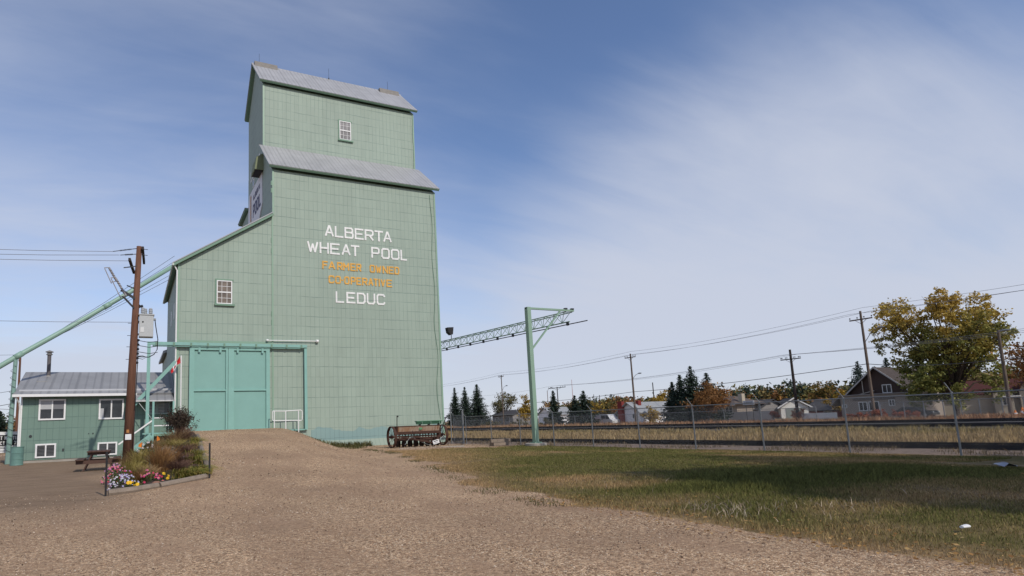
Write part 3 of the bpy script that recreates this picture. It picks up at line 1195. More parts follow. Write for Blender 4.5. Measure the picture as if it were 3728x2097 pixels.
# ------------------------------------------------------------------ office building
OY = 39.2
off = thing('office_building', 'low green office building with grey metal roof beside the elevator', 'building', (-5.4, OY, 0))
p = MB()
p.box(-5.40, 2.28, OY, 46.2, .14, 3.72)
p.prism([(-5.40, OY, 3.72), (-5.40, 42.7, 5.12), (-5.40, 46.2, 3.72)], (7.68, 0, 0))
p.build('wall', MAT['office_side'], off)
p = MB()
p.box(-5.38, 2.2, OY + .03, 46.1, -.4, .138)
p.build('foundation', MAT['concrete'], off)
for ya, za, yb, zb in ((OY - .42, 3.62, 42.71, 5.19), (46.62, 3.62, 42.69, 5.19)):
    p = roof_slab(-5.80, 2.30, ya, za, yb, zb, .07)
    p.build('roof', MAT['office_roof'], off)
p = MB()
p.bar((-5.82, OY - .46, 3.62), (.25, OY - .46, 3.62), .12, .14)
p.build('gutter', MAT['white'], off)
p = MB()
p.bar((-5.6, OY + .10, 3.93), (2.15, OY + .10, 3.93), .03, .10)
p.build('snow_guard', worn('pale_metal', (.5, .51, .53), .4, .1, 3, metal=.3), off)
p = MB()
p.tube([(-5.66, OY - .44, 3.55), (-5.52, OY - .16, 3.2), (-5.50, OY - .07, 2.9), (-5.50, OY - .07, .75), (-5.55, OY - .12, .55)], .045, 8)
p.build('downspout', MAT['white'], off)
p = MB()
p.box(-5.47, -5.395, OY - .02, OY + .02, .15, 3.6)
p.build('corner_trim', MAT['white'], off)


def slide_window(x0, x1, z0, z1, y, parent, kind):
    f = MB()
    t = .085
    f.box(x0, x1, y - .06, y - .003, z1 - t, z1)
    f.box(x0, x1, y - .06, y - .003, z0, z0 + t)
    f.box(x0, x0 + t, y - .058, y - .003, z0 + t, z1 - t)
    f.box(x1 - t, x1, y - .058, y - .003, z0 + t, z1 - t)
    xm = (x0 + x1) / 2
    f.box(xm - .035, xm + .035, y - .056, y - .003, z0 + t, z1 - t)
    o = f.build('window', MAT['white'], parent)
    g = MB()
    g.box(x0 + .03, x1 - .03, y - .022, y - .002, z0 + .03, z1 - .03)
    g.build('pane', MAT['pane'], o)
    b = MB()
    if kind == 'half':
        b.box(x0 + t, xm - .036, y - .03, y - .0225, z0 + (z1 - z0) * .52, z1 - t)
        b2 = MB()
        b2.box(xm + .036, x1 - t, y - .03, y - .0225, z0 + (z1 - z0) * .52, z1 - t)
        b2.build('blind', worn('grey_blind', (.17, .175, .19), .6, .04, 3), o)
    elif kind == 'slats':
        n = int((z1 - z0) / .075)
        for k in range(2, n):
            zz_ = z0 + k * .075
            b.box(x0 + t, xm - .04, y - .028, y - .0225, zz_, zz_ + .028)
            b.box(xm + .04, x1 - t, y - .028, y - .0225, zz_, zz_ + .028)
    elif kind == 'corner':
        b.box(x0 + t, x0 + t + .17, y - .028, y - .0225, z0 + t, z0 + .62)
    if b.v:
        b.build('blind', MAT['blind'] if kind != 'slats' else worn('dim_blind', (.12, .125, .13), .6, .05, 3), o)
    return o


slide_window(-4.63, -3.34, 2.28, 3.43, OY, off, 'half')
slide_window(-1.70, -.42, 2.24, 3.40, OY, off, 'corner')
slide_window(-4.70, -3.72, .24, 1.00, OY, off, 'slats')
slide_window(-1.70, -.70, .22, .95, OY, off, 'slats')
p = MB()
p.lathe((-4.95, OY - .03, 1.43), [(.02, 0), (.075, 0), (.075, .028), (.03, .028)], 12, 'y')
p.box(-2.18, -2.14, OY - .03, OY - .002, 1.44, 1.50)
p.box(-1.98, -1.92, OY - .04, OY - .002, 1.44, 1.50)
p.box(-3.42, -3.34, OY - .05, OY - .002, .56, .70)
p.split('wall_fitting', MAT['dark_steel'], off)
p = MB()
p.tube([(-4.55, 42.0, 4.80), (-4.55, 42.0, 6.25)], .105, 12)
ch = p.build('chimney_pipe', worn('chimney_dark', (.11, .10, .105), .6, .15, 4), off, smooth=False)
p = MB()
p.lathe((-4.55, 42.0, 6.20), [(.105, 0), (.17, .03), (.17, .07), (.12, .10), (.12, .16), (.21, .18), (.21, .22), (.03, .30)], 14)
p.build('chimney_cap', worn('cap_metal', (.26, .25, .24), .5, .15, 5, metal=.4), ch)
p = MB()
p.lathe((-4.55, 42.0, 4.82), [(.28, -.10), (.14, .12), (.12, .16)], 12)
p.box(-5.02, -4.5, 40.9, 41.25, 4.38, 4.56)
p.build('roof_vent', worn('vent_tan', (.30, .28, .25), .7, .2, 5), off)

# porch and stair between office and elevator
pr_ = MB()
pr_.prism([(-.25, OY - 1.15, 3.16), (2.20, OY - 1.15, 3.16), (2.20, OY - .25, 3.62), (-.25, OY - .25, 3.62)], (0, .02, .07))
pr_.build('porch_roof', MAT['office_roof'], off)
p = MB()
p.box(1.05, 2.25, OY - 1.25, OY - .002, 1.18, 1.30)
p.build('landing', MAT['green_trim'], off)
p = MB()
p.box(1.06, 1.17, OY - 1.30, OY - 1.19, -.1, 3.15)
p.box(2.14, 2.24, OY - 1.28, OY - 1.18, 1.3, 3.15)
p.split('porch_post', MAT['teal_trim'], off)
p = MB()
for z in (1.74, 2.18):
    p.box(1.171, 2.135, OY - 1.27, OY - 1.22, z, z + .06)
p.split('porch_rail', MAT['white'], off)
p = MB()
for y in (OY - 1.28, OY - .20):
    p.bar((1.06, y, 1.20), (-.55, y, -.12), .06, .34)
p.split('stair_stringer', MAT['teal_trim'], off)
p = MB()
for k in range(7):
    x = .95 - k * .225
    p.box(x - .14, x + .14, OY - 1.24, OY - .24, 1.10 - k * .185, 1.14 - k * .185)
p.split('tread', MAT['green_trim'], off)
p = MB()
p.bar((1.06, OY - 1.26, 2.06), (-.62, OY - 1.26, .80), .07, .08)
p.build('handrail', MAT['white'], off)
p = MB()
p.tube([(.35, OY - 1.05, 3.1), (1.05, OY - 1.22, 2.15)], .018, 6)
p.build('stay_rod', MAT['galv'], off)
p = MB()
y = OY - .02
p.box(.80, 2.10, y - .05, y - .002, 2.45, 2.53)
p.box(.80, 2.10, y - .05, y - .002, 3.15, 3.23)
for x in (.80, 1.28, 1.36, 2.02):
    p.box(x, x + .06, y - .048, y - .002, 2.53, 3.15)
pw = p.build('porch_window', worn('porch_frame', (.36, .44, .42), .6, .1, 4), off)
p = MB()
p.box(.82, 2.08, y - .02, y - .004, 2.5, 3.18)
p.build('pane', MAT['pane'], pw)
p = MB()
for k in range(7):
    p.box(.88, 1.27, y - .026, y - .021, 2.56 + k * .085, 2.61 + k * .085)
    p.box(1.43, 1.75, y - .026, y - .021, 2.56 + k * .085, 2.61 + k * .085)
p.build('blind', MAT['blind'], pw)

# ------------------------------------------------------------------ utility pole with transformer
PX, PY = -.14, 29.2
up_ = thing('utility_pole', 'brown wooden utility pole with grey transformer box before the office', 'utility pole', (PX, PY, 0))
TOP = Vector((PX + .26, PY, 9.72))


def on_pole(z):
    return Vector((PX, PY, 0)).lerp(TOP, z / 9.72)


p = MB()
p.tube([(PX, PY, -.5), on_pole(4.5), TOP], [.215, .165, .115], 14)
p.build('pole', MAT['pole_red'], up_, smooth=True)
p = MB()
p.bar(on_pole(9.60) + Vector((.14, -.25, 0)), on_pole(9.55) + Vector((.24, 2.2, 0)), .10, .14)
p.bar(on_pole(8.55) + Vector((-.16, .2, 0)), on_pole(8.60) + Vector((-.34, -1.9, 0)), .09, .12)
p.split('crossarm', MAT['pole_dark'], up_)
p = MB()
for z in (6.2, 5.65, 5.15, 4.6):
    a = on_pole(z)
    p.tube([a + Vector((-.28, 0, 0)), a], .012, 5)
for z, yy in ((9.62, .0), (9.35, 0)):
    a = on_pole(z)
    p.tube([a + Vector((.1, 0, 0)), a + Vector((.36, .05, 0))], .014, 5)
p.split('step_bolt', MAT['dark_steel'], up_)
# strain insulators and cut-outs on the left
p = MB()
for z, L in ((9.62, .95), (9.36, .65)):
    a = on_pole(z) + Vector((-.10, 0, 0))
    b = a + Vector((-L, 0, -.22 if z > 9.5 else -.10))
    p.tube([a, b], .016, 6)
    n = 9
    for k in range(n):
        c = a.lerp(b, .25 + .5 * k / n)
        p.lathe(c, [(.012, -.014), (.055, 0), (.012, .014)], 8, 'x')
p.build('strain_insulator', MAT['dark_steel'], up_)
cutm = worn('cutout_grey', (.30, .29, .30), .4, .25, 10, spec=.5)
for (a, b) in (((-1.12, 8.45), (-.80, 7.95)), ((-.86, 8.02), (-.42, 7.32))):
    p = MB()
    A = Vector((PX + .2 + a[0], PY - .35, a[1] + .12))
    B = Vector((PX + .2 + b[0], PY - .30, b[1] + .05))
    p.tube([A, B], .045, 8)
    for k in range(6):
        c = A.lerp(B, .2 + .13 * k)
        p.lathe(c, [(.03, -.015), (.075, 0), (.03, .015)], 8)
    p.tube([A + Vector((-.16, 0, -.05)), B + Vector((-.20, 0, -.12))], .022, 6)
    p.tube([A, A + Vector((-.18, 0, -.02))], .02, 5)
    p.tube([B, B + Vector((-.2, 0, -.06))], .02, 5)
    p.build('fuse_cutout', cutm, up_)
p = MB()
p.bar(on_pole(7.30) + Vector((-.05, -.1, 0)), (PX - .42, PY - .30, 7.62), .06, .10)
p.bar(on_pole(6.85) + Vector((-.05, -.1, 0)), (PX - .35, PY - .30, 7.35), .05, .07)
p.bar(on_pole(7.75) + Vector((-.05, 0, 0)), on_pole(7.8) + Vector((-.40, -.3, .03)), .03, .04)
p.bar(on_pole(8.35) + Vector((-.05, -1.2, .15)), on_pole(8.35) + Vector((-.55, -1.3, .02)), .03, .04)
p.lathe(on_pole(6.98) + Vector((.22, 0, 0)), [(.03, -.12), (.09, -.08), (.05, -.02), (.09, .03), (.03, .08)], 9, 'x')
p.build('bracket', MAT['dark_steel'], up_)
x0 = on_pole(6.9).x + .13
p = MB()
p.box(x0 + .02, x0 + .60, PY - .28, PY + .22, 5.58, 6.55)
tank = p.build('transformer', MAT['grey_tank'], up_, bevel=.02)
p = MB()
p.box(x0 - .01, x0 + .63, PY - .31, PY + .25, 6.552, 6.60)
p.build('lid', MAT['grey_tank'], tank)
p = MB()
p.box(x0 + .08, x0 + .22, PY - .292, PY - .281, 5.78, 6.0)
p.build('rating_plate', worn('plate', (.62, .63, .62), .4, .05, 5), tank)
p = MB()
p.lathe((x0 + .17, PY - .285, 6.24), [(.001, -.01), (.035, -.01), (.035, .005), (.001, .005)], 10, 'y')
p.build('gauge', MAT['black'], tank)
for dx, dy in ((.16, -.1), (.26, .1), (.48, -.02)):
    p = MB()
    p.lathe((x0 + dx, PY + dy, 6.60), [(.04, 0), (.055, .05), (.085, .08), (.085, .12), (.065, .13), (.085, .17), (.085, .21), (.065, .22), (.08, .26), (.05, .31)], 10)
    p.build('bushing', MAT['porcelain'], tank)
p = MB()
p.box(x0 + .52, x0 + .70, PY - .12, PY + .04, 6.36, 6.44)
p.bar(on_pole(6.2) + Vector((.1, 0, 0)), (x0 + .03, PY, 6.3), .06, .08)
p.bar(on_pole(5.7) + Vector((.1, 0, 0)), (x0 + .03, PY, 5.72), .06, .08)
p.split('mounting_bracket', MAT['galv'], tank)
p = MB()
xr_ = on_pole(5).x + .16
p.tube([(x0 + .66, PY - .05, 6.40), (x0 + .70, PY - .05, 6.1), (x0 + .80, PY - .05, 5.5), (x0 + .78, PY - .05, 5.05), (x0 + .66, PY - .05, 4.83), (x0 + .45, PY - .05, 4.70), (xr_, PY - .05, 4.72)], .022, 6)
for z in (5.42, 5.20, 4.92):
    p.tube([(x0 + .80, PY - .05, z), (x0 + .45, PY - .05, z - .06), (xr_, PY - .05, z + .02)], .014, 5)
p.tube([(xr_, PY - .05, 4.66), (x0 + .2, PY - .07, 4.60), (x0 + .36, PY - .07, 4.69), (x0 + .2, PY - .07, 4.76), (xr_, PY - .05, 4.74)], .012, 5)
a0 = on_pole(5.45) + Vector((.17, -.05, 0))
p.tube([a0, on_pole(4.4) + Vector((.20, -.05, 0)), on_pole(2.6) + Vector((.20, -.05, 0)), on_pole(.2) + Vector((.22, -.05, 0))], .02, 6)
p.build('cable', MAT['black'], up_)
p = MB()
for z in (5.45, 5.25, 5.05, 4.85, 4.65, 4.45):
    a = on_pole(z) + Vector((.18, -.05, 0))
    p.lathe(a, [(.02, -.05), (.055, -.03), (.055, .03), (.02, .05)], 8)
p.split('spool_insulator', MAT['black'], up_)
p = MB()
a = on_pole(1.22)
p.box(a.x - .12, a.x + .12, PY - .23, PY - .17, 1.12, 1.36)
p.build('white_plate', MAT['white'], up_, bevel=.01)
p = MB()
a = on_pole(1.5)
p.box(a.x - .08, a.x + .02, PY - .22, PY - .17, 1.42, 1.55)
p.build('orange_plate', worn('orange_tag', (.45, .20, .06), .6, .1, 8), up_)
p = MB()
p.box(on_pole(2).x + .165, on_pole(2).x + .215, PY - .06, PY + .02, .1, 2.35)
p.build('cable_guard', worn('guard_pink', (.36, .20, .16), .7, .2, 4), up_)


def wire(label, pts, r, group, mat='wire', sag=0.4, name='overhead_wire'):
    """one wire hung through pts, sagging between them"""
    P = []
    for a, b in zip(pts[:-1], pts[1:]):
        a, b = Vector(a), Vector(b)
        n = 12
        for k in range(n):
            t = k / n
            q = a.lerp(b, t)
            q.z -= sag * 4 * t * (1 - t)
            P.append(q)
    P.append(Vector(pts[-1]))
    m_ = MB()
    m_.tube(P, r, 4)
    o = m_.build(name, MAT[mat])
    return tag(o, label, 'wire', group)


GW = 'wires leaving the transformer pole'
wire('upper of the two wires meeting the brown pole top from the left', [on_pole(9.4) + Vector((-1.0, 0, 0)), (-34, 29.6, 10.35)], .010, GW, 'alu_wire', .9)
wire('second wire just under the topmost one at the brown pole', [on_pole(9.26) + Vector((-.78, 0, 0)), (-34, 30.4, 10.2)], .010, GW, 'alu_wire', .95)
wire('third wire down, tied to the lower crossarm of the brown pole', [on_pole(8.58) + Vector((-.34, -1.7, 0)), (-34, 27.6, 8.7)], .009, GW, 'alu_wire', .7)
wire('lowest lone wire reaching the brown pole beside the transformer', [on_pole(6.25) + Vector((-.12, 0, 0)), (-34, 29.4, 7.6)], .009, GW, 'alu_wire', .65)
# ------------------------------------------------------------------ yard things
tb_ = thing('picnic_table', 'dark brown wooden picnic table on the packed earth before the office', 'picnic table', (-1.12, 27.6, 0))
TXc, TYa, TYb = -1.12, 26.75, 28.55
p = MB()
for k in range(5):
    p.box(TXc - .40 + k * .162, TXc - .40 + k * .162 + .150, TYa, TYb, .72, .765)
p.build('tabletop', MAT['brown_paint'], tb_)
for s in (-1, 1):
    p = MB()
    for k in range(2):
        a = TXc + s * (.50 + k * .145)
        p.box(min(a, a + s * .135), max(a, a + s * .135), TYa, TYb, .42, .465)
    p.split('bench_seat', MAT['brown_paint'], tb_)
for yy in (TYa + .22, TYb - .26):
    for s in (-1, 1):
        p = MB()
        p.bar((TXc + s * .20, yy, .718), (TXc + s * .52, yy, 0), .045, .13, up=(0, 1, 0))
        p.build('leg', MAT['brown_paint'], tb_)
    p = MB()
    p.box(TXc - .77, TXc + .77, yy - .066, yy - .026, .28, .418)
    p.box(TXc - .38, TXc + .38, yy - .066, yy - .026, .61, .718)
    p.split('cross_brace', MAT['brown_paint'], tb_)

bar_ = thing('barrel', 'green steel barrel standing at the left corner of the office', 'barrel', (-5.2, 36.9, 0))
p = MB()
p.lathe((-5.2, 36.9, 0), [(.29, 0), (.295, .02), (.285, .05), (.285, .29), (.30, .31), (.285, .33), (.285, .60), (.30, .62), (.285, .64), (.285, .88), (.30, .90), (.30, .93), (.27, .93), (.27, .90)], 24)
p.build('drum', worn('barrel_green', (.135, .245, .215), .5, .12, 3), bar_)
p = MB()
p.lathe((-5.2, 36.9, .895), [(.265, 0), (.265, .008)], 24)
p.build('barrel_lid', worn('barrel_lid', (.10, .18, .16), .6, .15, 4), bar_)

mq = thing('marquee_sign', 'white marquee sign with black letter panel reading meeting, beside the office', 'sign', (-7.4, 41.6, 0))
p = MB()
p.box(-9.4, -5.62, 41.58, 41.70, .56, 1.74)
p.build('cabinet', MAT['white'], mq)
p = MB()
p.box(-9.3, -5.80, 41.565, 41.578, .95, 1.56)
p.build('letter_panel', MAT['black'], mq)
p = MB()
for s, z in (('T MEETIN', 1.29), ('CT 15 7PM', 1.00)):
    x = -6.70
    for i, chh in enumerate(s):
        if chh != ' ':
            glyph(p, chh, (x, 41.564, z), (1, 0, 0), (0, 0, 1), (0, -1, 0), .03 if chh in 'I' else .10, .20, .034, .006)
        x += .075 if chh == 'I' else (.08 if chh == ' ' else .127)
p.build('lettering', MAT['white_letter'], mq)
p = MB()
for z in (.88, .80, .66):
    p.box(-9.3, -5.80, 41.566, 41.578, z, z + .02)
p.build('panel_rule', MAT['black'], mq)
for x in (-9.0, -6.1):
    p = MB()
    p.box(x - .05, x + .05, 41.60, 41.69, 0, .56)
    p.build('leg', MAT['dark_steel'], mq)
p = MB()
p.lathe((-7.3, 41.3, .30), [(.15, -.1), (.30, -.1), (.33, -.05), (.33, .05), (.30, .1), (.15, .1)], 20, 'y')
ty = p.build('tyre', worn('tyre_rubber', (.02, .02, .022), .8, .2, 6))
tag(ty, 'black tyre lying upright against the marquee sign legs', 'tyre')

fp = thing('flagpole', 'thin white flagpole with a small drooping red and white flag at the door', 'flagpole', (2.545, 37.6, 1.2))
p = MB()
p.tube([(2.56, 37.6, 1.0), (2.53, 37.6, 5.78)], .035, 8)
p.build('pole', MAT['white'], fp)


def flag_pt(s, t):
    """s along the flag 0..1, t across 0..1"""
    x = 2.51 - .54 * s - .09 * math.sin(s * 5) * .4 - .05 * t
    z = 5.68 - .86 * s - .34 * (1 - t) + .22 * s * (1 - t) + .05 * math.sin(s * 7 + t * 2)
    y = 37.6 - .10 * s + .09 * math.sin(s * 8 + t * 3)
    return (x, y, z)


def flag_part(s0, s1, mat, nm, par, off=0, t0=0, t1=1):
    m_ = MB()
    n, q = 8, 5
    vs = [flag_pt(s0 + (s1 - s0) * i / n, t0 + (t1 - t0) * j / q) for i in range(n + 1) for j in range(q + 1)]
    vs = [(a, b + off, c) for a, b, c in vs]
    m_.add(vs, [(i * (q + 1) + j, (i + 1) * (q + 1) + j, (i + 1) * (q + 1) + j + 1, i * (q + 1) + j + 1) for i in range(n) for j in range(q)])
    return m_.build(nm, mat, par, smooth=True)


flg = flag_part(.27, .73, MAT['white'], 'flag', fp)
flag_part(0, .27, MAT['red'], 'red_band', flg)
flag_part(.73, 1, MAT['red'], 'red_band', flg)
p = MB()
leaf = [(0, 1), (.18, .62), (.42, .72), (.36, .30), (.62, .50), (.72, .32), (.95, .36), (.80, .05), (.92, -.05), (.45, -.42), (.50, -.60), (.04, -.52), (.04, -1), (-.04, -1), (-.04, -.52), (-.50, -.60), (-.45, -.42), (-.92, -.05), (-.80, .05), (-.95, .36), (-.72, .32), (-.62, .50), (-.36, .30), (-.42, .72), (-.18, .62)]
vs = []
for a, b in leaf:
    q = flag_pt(.5 + a * .13, .5 + b * .34)
    vs.append((q[0], q[1] - .012, q[2]))
p.add(vs + [tuple(np.array(flag_pt(.5, .5)) + (0, -.012, 0))], [(i, (i + 1) % len(leaf), len(leaf)) for i in range(len(leaf))])
p.build('maple_leaf', MAT['red'], flg)

hr = thing('handrail', 'white pipe handrail standing on the gravel ramp right of the barn doors', 'handrail', (8.7, 37.55, 1.1))
p = MB()
y = 37.55
p.tube([(7.80, y, 2.42), (8.5, y, 2.40), (9.55, y, 2.44), (9.62, y, 2.40), (9.64, y, 2.30), (9.63, y, 1.86), (9.58, y, 1.80), (7.82, y, 1.84)], .028, 8)
p.tube([(7.80, y, 2.42), (7.80, y, 1.86)], .028, 8)
p.build('rail', MAT['white'], hr)
for x in (7.90, 8.60, 9.40):
    p = MB()
    p.tube([(x, y, gz(x, y) - .3), (x, y, 2.40)], .032, 8)
    p.build('post', MAT['white'], hr)

# ------------------------------------------------------------------ old seed drill
DX0, DX1, DY = 13.70, 17.02, 32.9
dr = thing('seed_drill', 'rusty antique horse-drawn seed drill with spoked wheels at the elevator corner', 'seed drill', ((DX0 + DX1) / 2, DY, 0))


def spoked_wheel(x, r, w):
    p = MB()
    for a, b in ((r, r - .03),):
        n = 36
        vs, fs = [], []
        for j in range(n):
            t = 2 * math.pi * j / n
            for rr, dx in ((r, -w), (r, w), (r - .04, w), (r - .04, -w)):
                vs.append((x + dx, DY + rr * math.cos(t), r + rr * math.sin(t)))
        for j in range(n):
            for q in range(4):
                a_, b_ = j * 4 + q, j * 4 + (q + 1) % 4
                fs.append((a_, b_, (b_ + 4) % (4 * n), (a_ + 4) % (4 * n)))
        p.add(vs, fs)
    o = p.build('wheel', MAT['rust'], dr)
    p = MB()
    for j in range(12):
        t = 2 * math.pi * j / 12 + .1
        p.tube([(x, DY + .06 * math.cos(t), r + .06 * math.sin(t)), (x, DY + (r - .02) * math.cos(t), r + (r - .02) * math.sin(t))], .011, 5)
    p.build('spoke', MAT['dark_rust'], o)
    p = MB()
    p.lathe((x, DY, r), [(.04, -.16), (.075, -.12), (.10, -.04), (.10, .04), (.075, .12), (.04, .16)], 14, 'x')
    p.build('hub', MAT['rust'], o)


spoked_wheel(DX0, .62, .075)
spoked_wheel(DX1, .62, .075)
hopm = M('hopper_rusty_paint', .8)
o_ = hopm.xyz()
st_ = hopm.ramp(hopm.noise(3.5, 5, .7, sc=(2.2, 1, .25)), [(.42, 0), (.62, 1)])
edge_ = hopm.ramp(hopm.noise(1.2, 4, .6), [(.45, 0), (.7, .8)])
hopm.color(hopm.mix(edge_, hopm.mix(st_, (.40, .33, .26), (.22, .105, .05)), (.30, .16, .08)))
p = MB()
p.prism([(DX0 + .32, DY - .27, 1.20), (DX0 + .32, DY - .17, .90), (DX0 + .32, DY + .14, .88), (DX0 + .32, DY + .24, 1.20)], (DX1 - DX0 - .62, 0, 0))
hop = p.build('hopper', hopm.m, dr)
p = MB()
p.box(DX0 + .22, DX1 - .26, DY - .30, DY + .27, 1.202, 1.232)
p.build('hopper_lid', MAT['rust'], hop)
p = MB()
p.prism([(DX0 + .20, DY - .30, 1.2), (DX0 + .20, DY - .14, .70), (DX0 + .20, DY + .14, .70), (DX0 + .20, DY + .27, 1.2)], (.10, 0, 0))
p.prism([(DX1 - .29, DY - .30, 1.2), (DX1 - .29, DY - .14, .70), (DX1 - .29, DY + .14, .70), (DX1 - .29, DY + .27, 1.2)], (.07, 0, 0))
p.split('end_plate', MAT['rust'], dr)
p = MB()
p.box(15.36, 15.56, DY - .262, DY - .235, .99, 1.10)
p.build('maker_plate', worn('plate_green', (.10, .25, .12), .6, .2, 6), hop)
p = MB()
p.prism([(15.35, DY + .02, 1.29), (15.32, DY - .10, 1.46), (15.32, DY + .22, 1.50), (15.35, DY + .12, 1.29)], (1.62, 0, 0))
p.box(15.30, 16.99, DY - .12, DY + .24, 1.462, 1.50)
gb = p.build('seed_box', worn('seed_box_green', (.10, .255, .155), .55, .12, 3), dr)
p = MB()
for x in (15.50, 16.1, 16.75):
    p.box(x, x + .1, DY - .02, DY + .12, 1.232, 1.30)
p.split('box_foot', MAT['black'], gb)
p = MB()
for x in (15.62, 16.2, 16.78):
    p.box(x, x + .035, DY - .115, DY - .02, 1.30, 1.455)
p.split('box_strap', MAT['green_trim'], gb)
p = MB()
p.box(DX0 + .2, DX1 - .2, DY - .20, DY - .08, .74, .90)
p.box(DX0 + .2, DX1 - .2, DY + .12, DY + .20, .36, .52)
p.box(DX0 + .05, DX1 - .05, DY - .05, DY + .05, .58, .66)
p.box(DX0 + .2, DX1 - .2, DY - .34, DY - .28, .50, .56)
p.bar((DX0 + .25, DY - .3, .66), (16.15, DY - .62, .18), .05, .09)
p.bar((DX1 - .25, DY - .3, .74), (16.15, DY - .62, .18), .05, .09)
p.bar((14.9, DY - .33, .60), (16.1, DY - .40, .42), .05, .08)
p.bar((DX0 + .3, DY - .32, .50), (DX1 - .4, DY - .36, .30), .04, .06)
p.build('frame', MAT['rust'], dr)
n = 15
for k in range(n):
    x = DX0 + .32 + k * (DX1 - DX0 - .66) / (n - 1)
    p = MB()
    p.lathe((x, DY + .12 * (k % 2), .20), [(.01, -.09), (.18, -.02), (.215, 0), (.18, .02), (.01, .06)], 18, 'x')
    dsc = p.build('disc', MAT['dark_rust'], dr)
    p = MB()
    p.tube([(x, DY + .05, .90), (x + .02, DY + .10, .55), (x, DY + .12 * (k % 2), .26)], .034, 7)
    p.tube([(x, DY - .30, .52), (x, DY + .12 * (k % 2), .24)], .018, 5)
    p.build('seed_tube', MAT['dark_rust'], dsc)
p = MB()
for k in range(22):
    x = DX0 + .4 + k * .118
    p.lathe((x, DY - .10, .74), [(.02, -.03), (.05, 0), (.02, .03)], 8, 'x')
p.split('seed_cup', MAT['dark_rust'], dr)
p = MB()
p.bar((DX0 + .33, DY - .05, 1.2), (DX0 + .33, DY - .10, 1.84), .035, .05, up=(0, 1, 0))
p.lathe((DX0 + .36, DY - .10, 1.80), [(.01, -.05), (.05, -.04), (.05, .04), (.01, .05)], 10, 'x')
p.build('lever', MAT['black'], dr)
p = MB()
p.bar((DX1 - .22, DY - .2, .85), (DX1 + .08, DY - .35, 1.62), .03, .05)
p.bar((DX1 - .04, DY - .35, 1.61), (DX1 + .22, DY - .35, 1.68), .05, .05)
p.build('lever', MAT['black'], dr)
p = MB()
p.tube([(14.85, DY - .40, .95), (14.83, DY - .62, -.02)], .014, 5)
p.tube([(17.05, DY - .50, .62), (17.07, DY - .60, -.02)], .014, 5)
p.split('prop_rod', MAT['dark_rust'], dr)
p = MB()
p.tube([(14.3, DY - .5, .15), (14.6, DY - .45, .5), (14.85, DY - .4, .62), (15.1, DY - .42, .4), (15.7, DY - .55, .12), (16.1, DY - .62, .06), (16.5, DY - .5, .3), (16.9, DY - .4, .6)], .011, 5)
p.build('chain_cable', MAT['galv'], dr)
ns = thing('notice_board', 'small white tilted notice board on the ground before the seed drill', 'notice', (16.18, 32.1, 0))
p = MB()
a = Vector((15.98, 32.05, .10))
ex, ez = Vector((.97, 0, .24)), Vector((-.24, .12, .96))
p.prism([a, a + ex * .40, a + ex * .40 + ez * .22, a + ez * .22], (0, .02, 0))
p.build('board', MAT['white'], ns)
p = MB()
for r_i, zz_ in enumerate((.13, .05)):
    x = .05
    rr = random.Random(r_i)
    while x < .34:
        w_ = rr.uniform(.02, .04)
        b = a + ex * x + ez * zz_ + Vector((0, -.003, 0))
        p.prism([b, b + ex * w_, b + ex * w_ + ez * (.06 if r_i == 0 else .03), b + ez * (.06 if r_i == 0 else .03)], (0, -.002, 0))
        x += w_ + .012
p.build('print', MAT['black'], ns)
p = MB()
p.tube([(16.2, 32.12, .2), (16.22, 32.14, -.1)], .012, 5)
p.build('stake', MAT['dark_steel'], ns)
p = MB()
xs_ = np.linspace(13.6, 17.4, 9)
p.prism([(13.5, 31.35, -.05), (17.4, 30.95, -.08), (17.4, 31.10, -.08), (13.5, 31.5, -.05)], (0, 0, .075))
tag(p.build('concrete_curb', MAT['concrete']), 'low pale concrete curb in the gravel in front of the seed drill', 'curb')

ts = thing('timber_pile', 'low pile of weathered timbers beside the mast footing at the fence', 'timber pile', (20.2, 31.6, -.1))
for k, (x0, y0, z0, L) in enumerate(((19.70, 31.75, -.16, 1.15), (19.75, 31.50, -.16, 1.05), (19.65, 31.62, .04, .62), (20.1, 31.60, .045, .95))):
    p = MB()
    p.box(x0, x0 + L, y0, y0 + .22, z0, z0 + .19)
    p.build('timber', MAT['timber'], ts, bevel=.012)

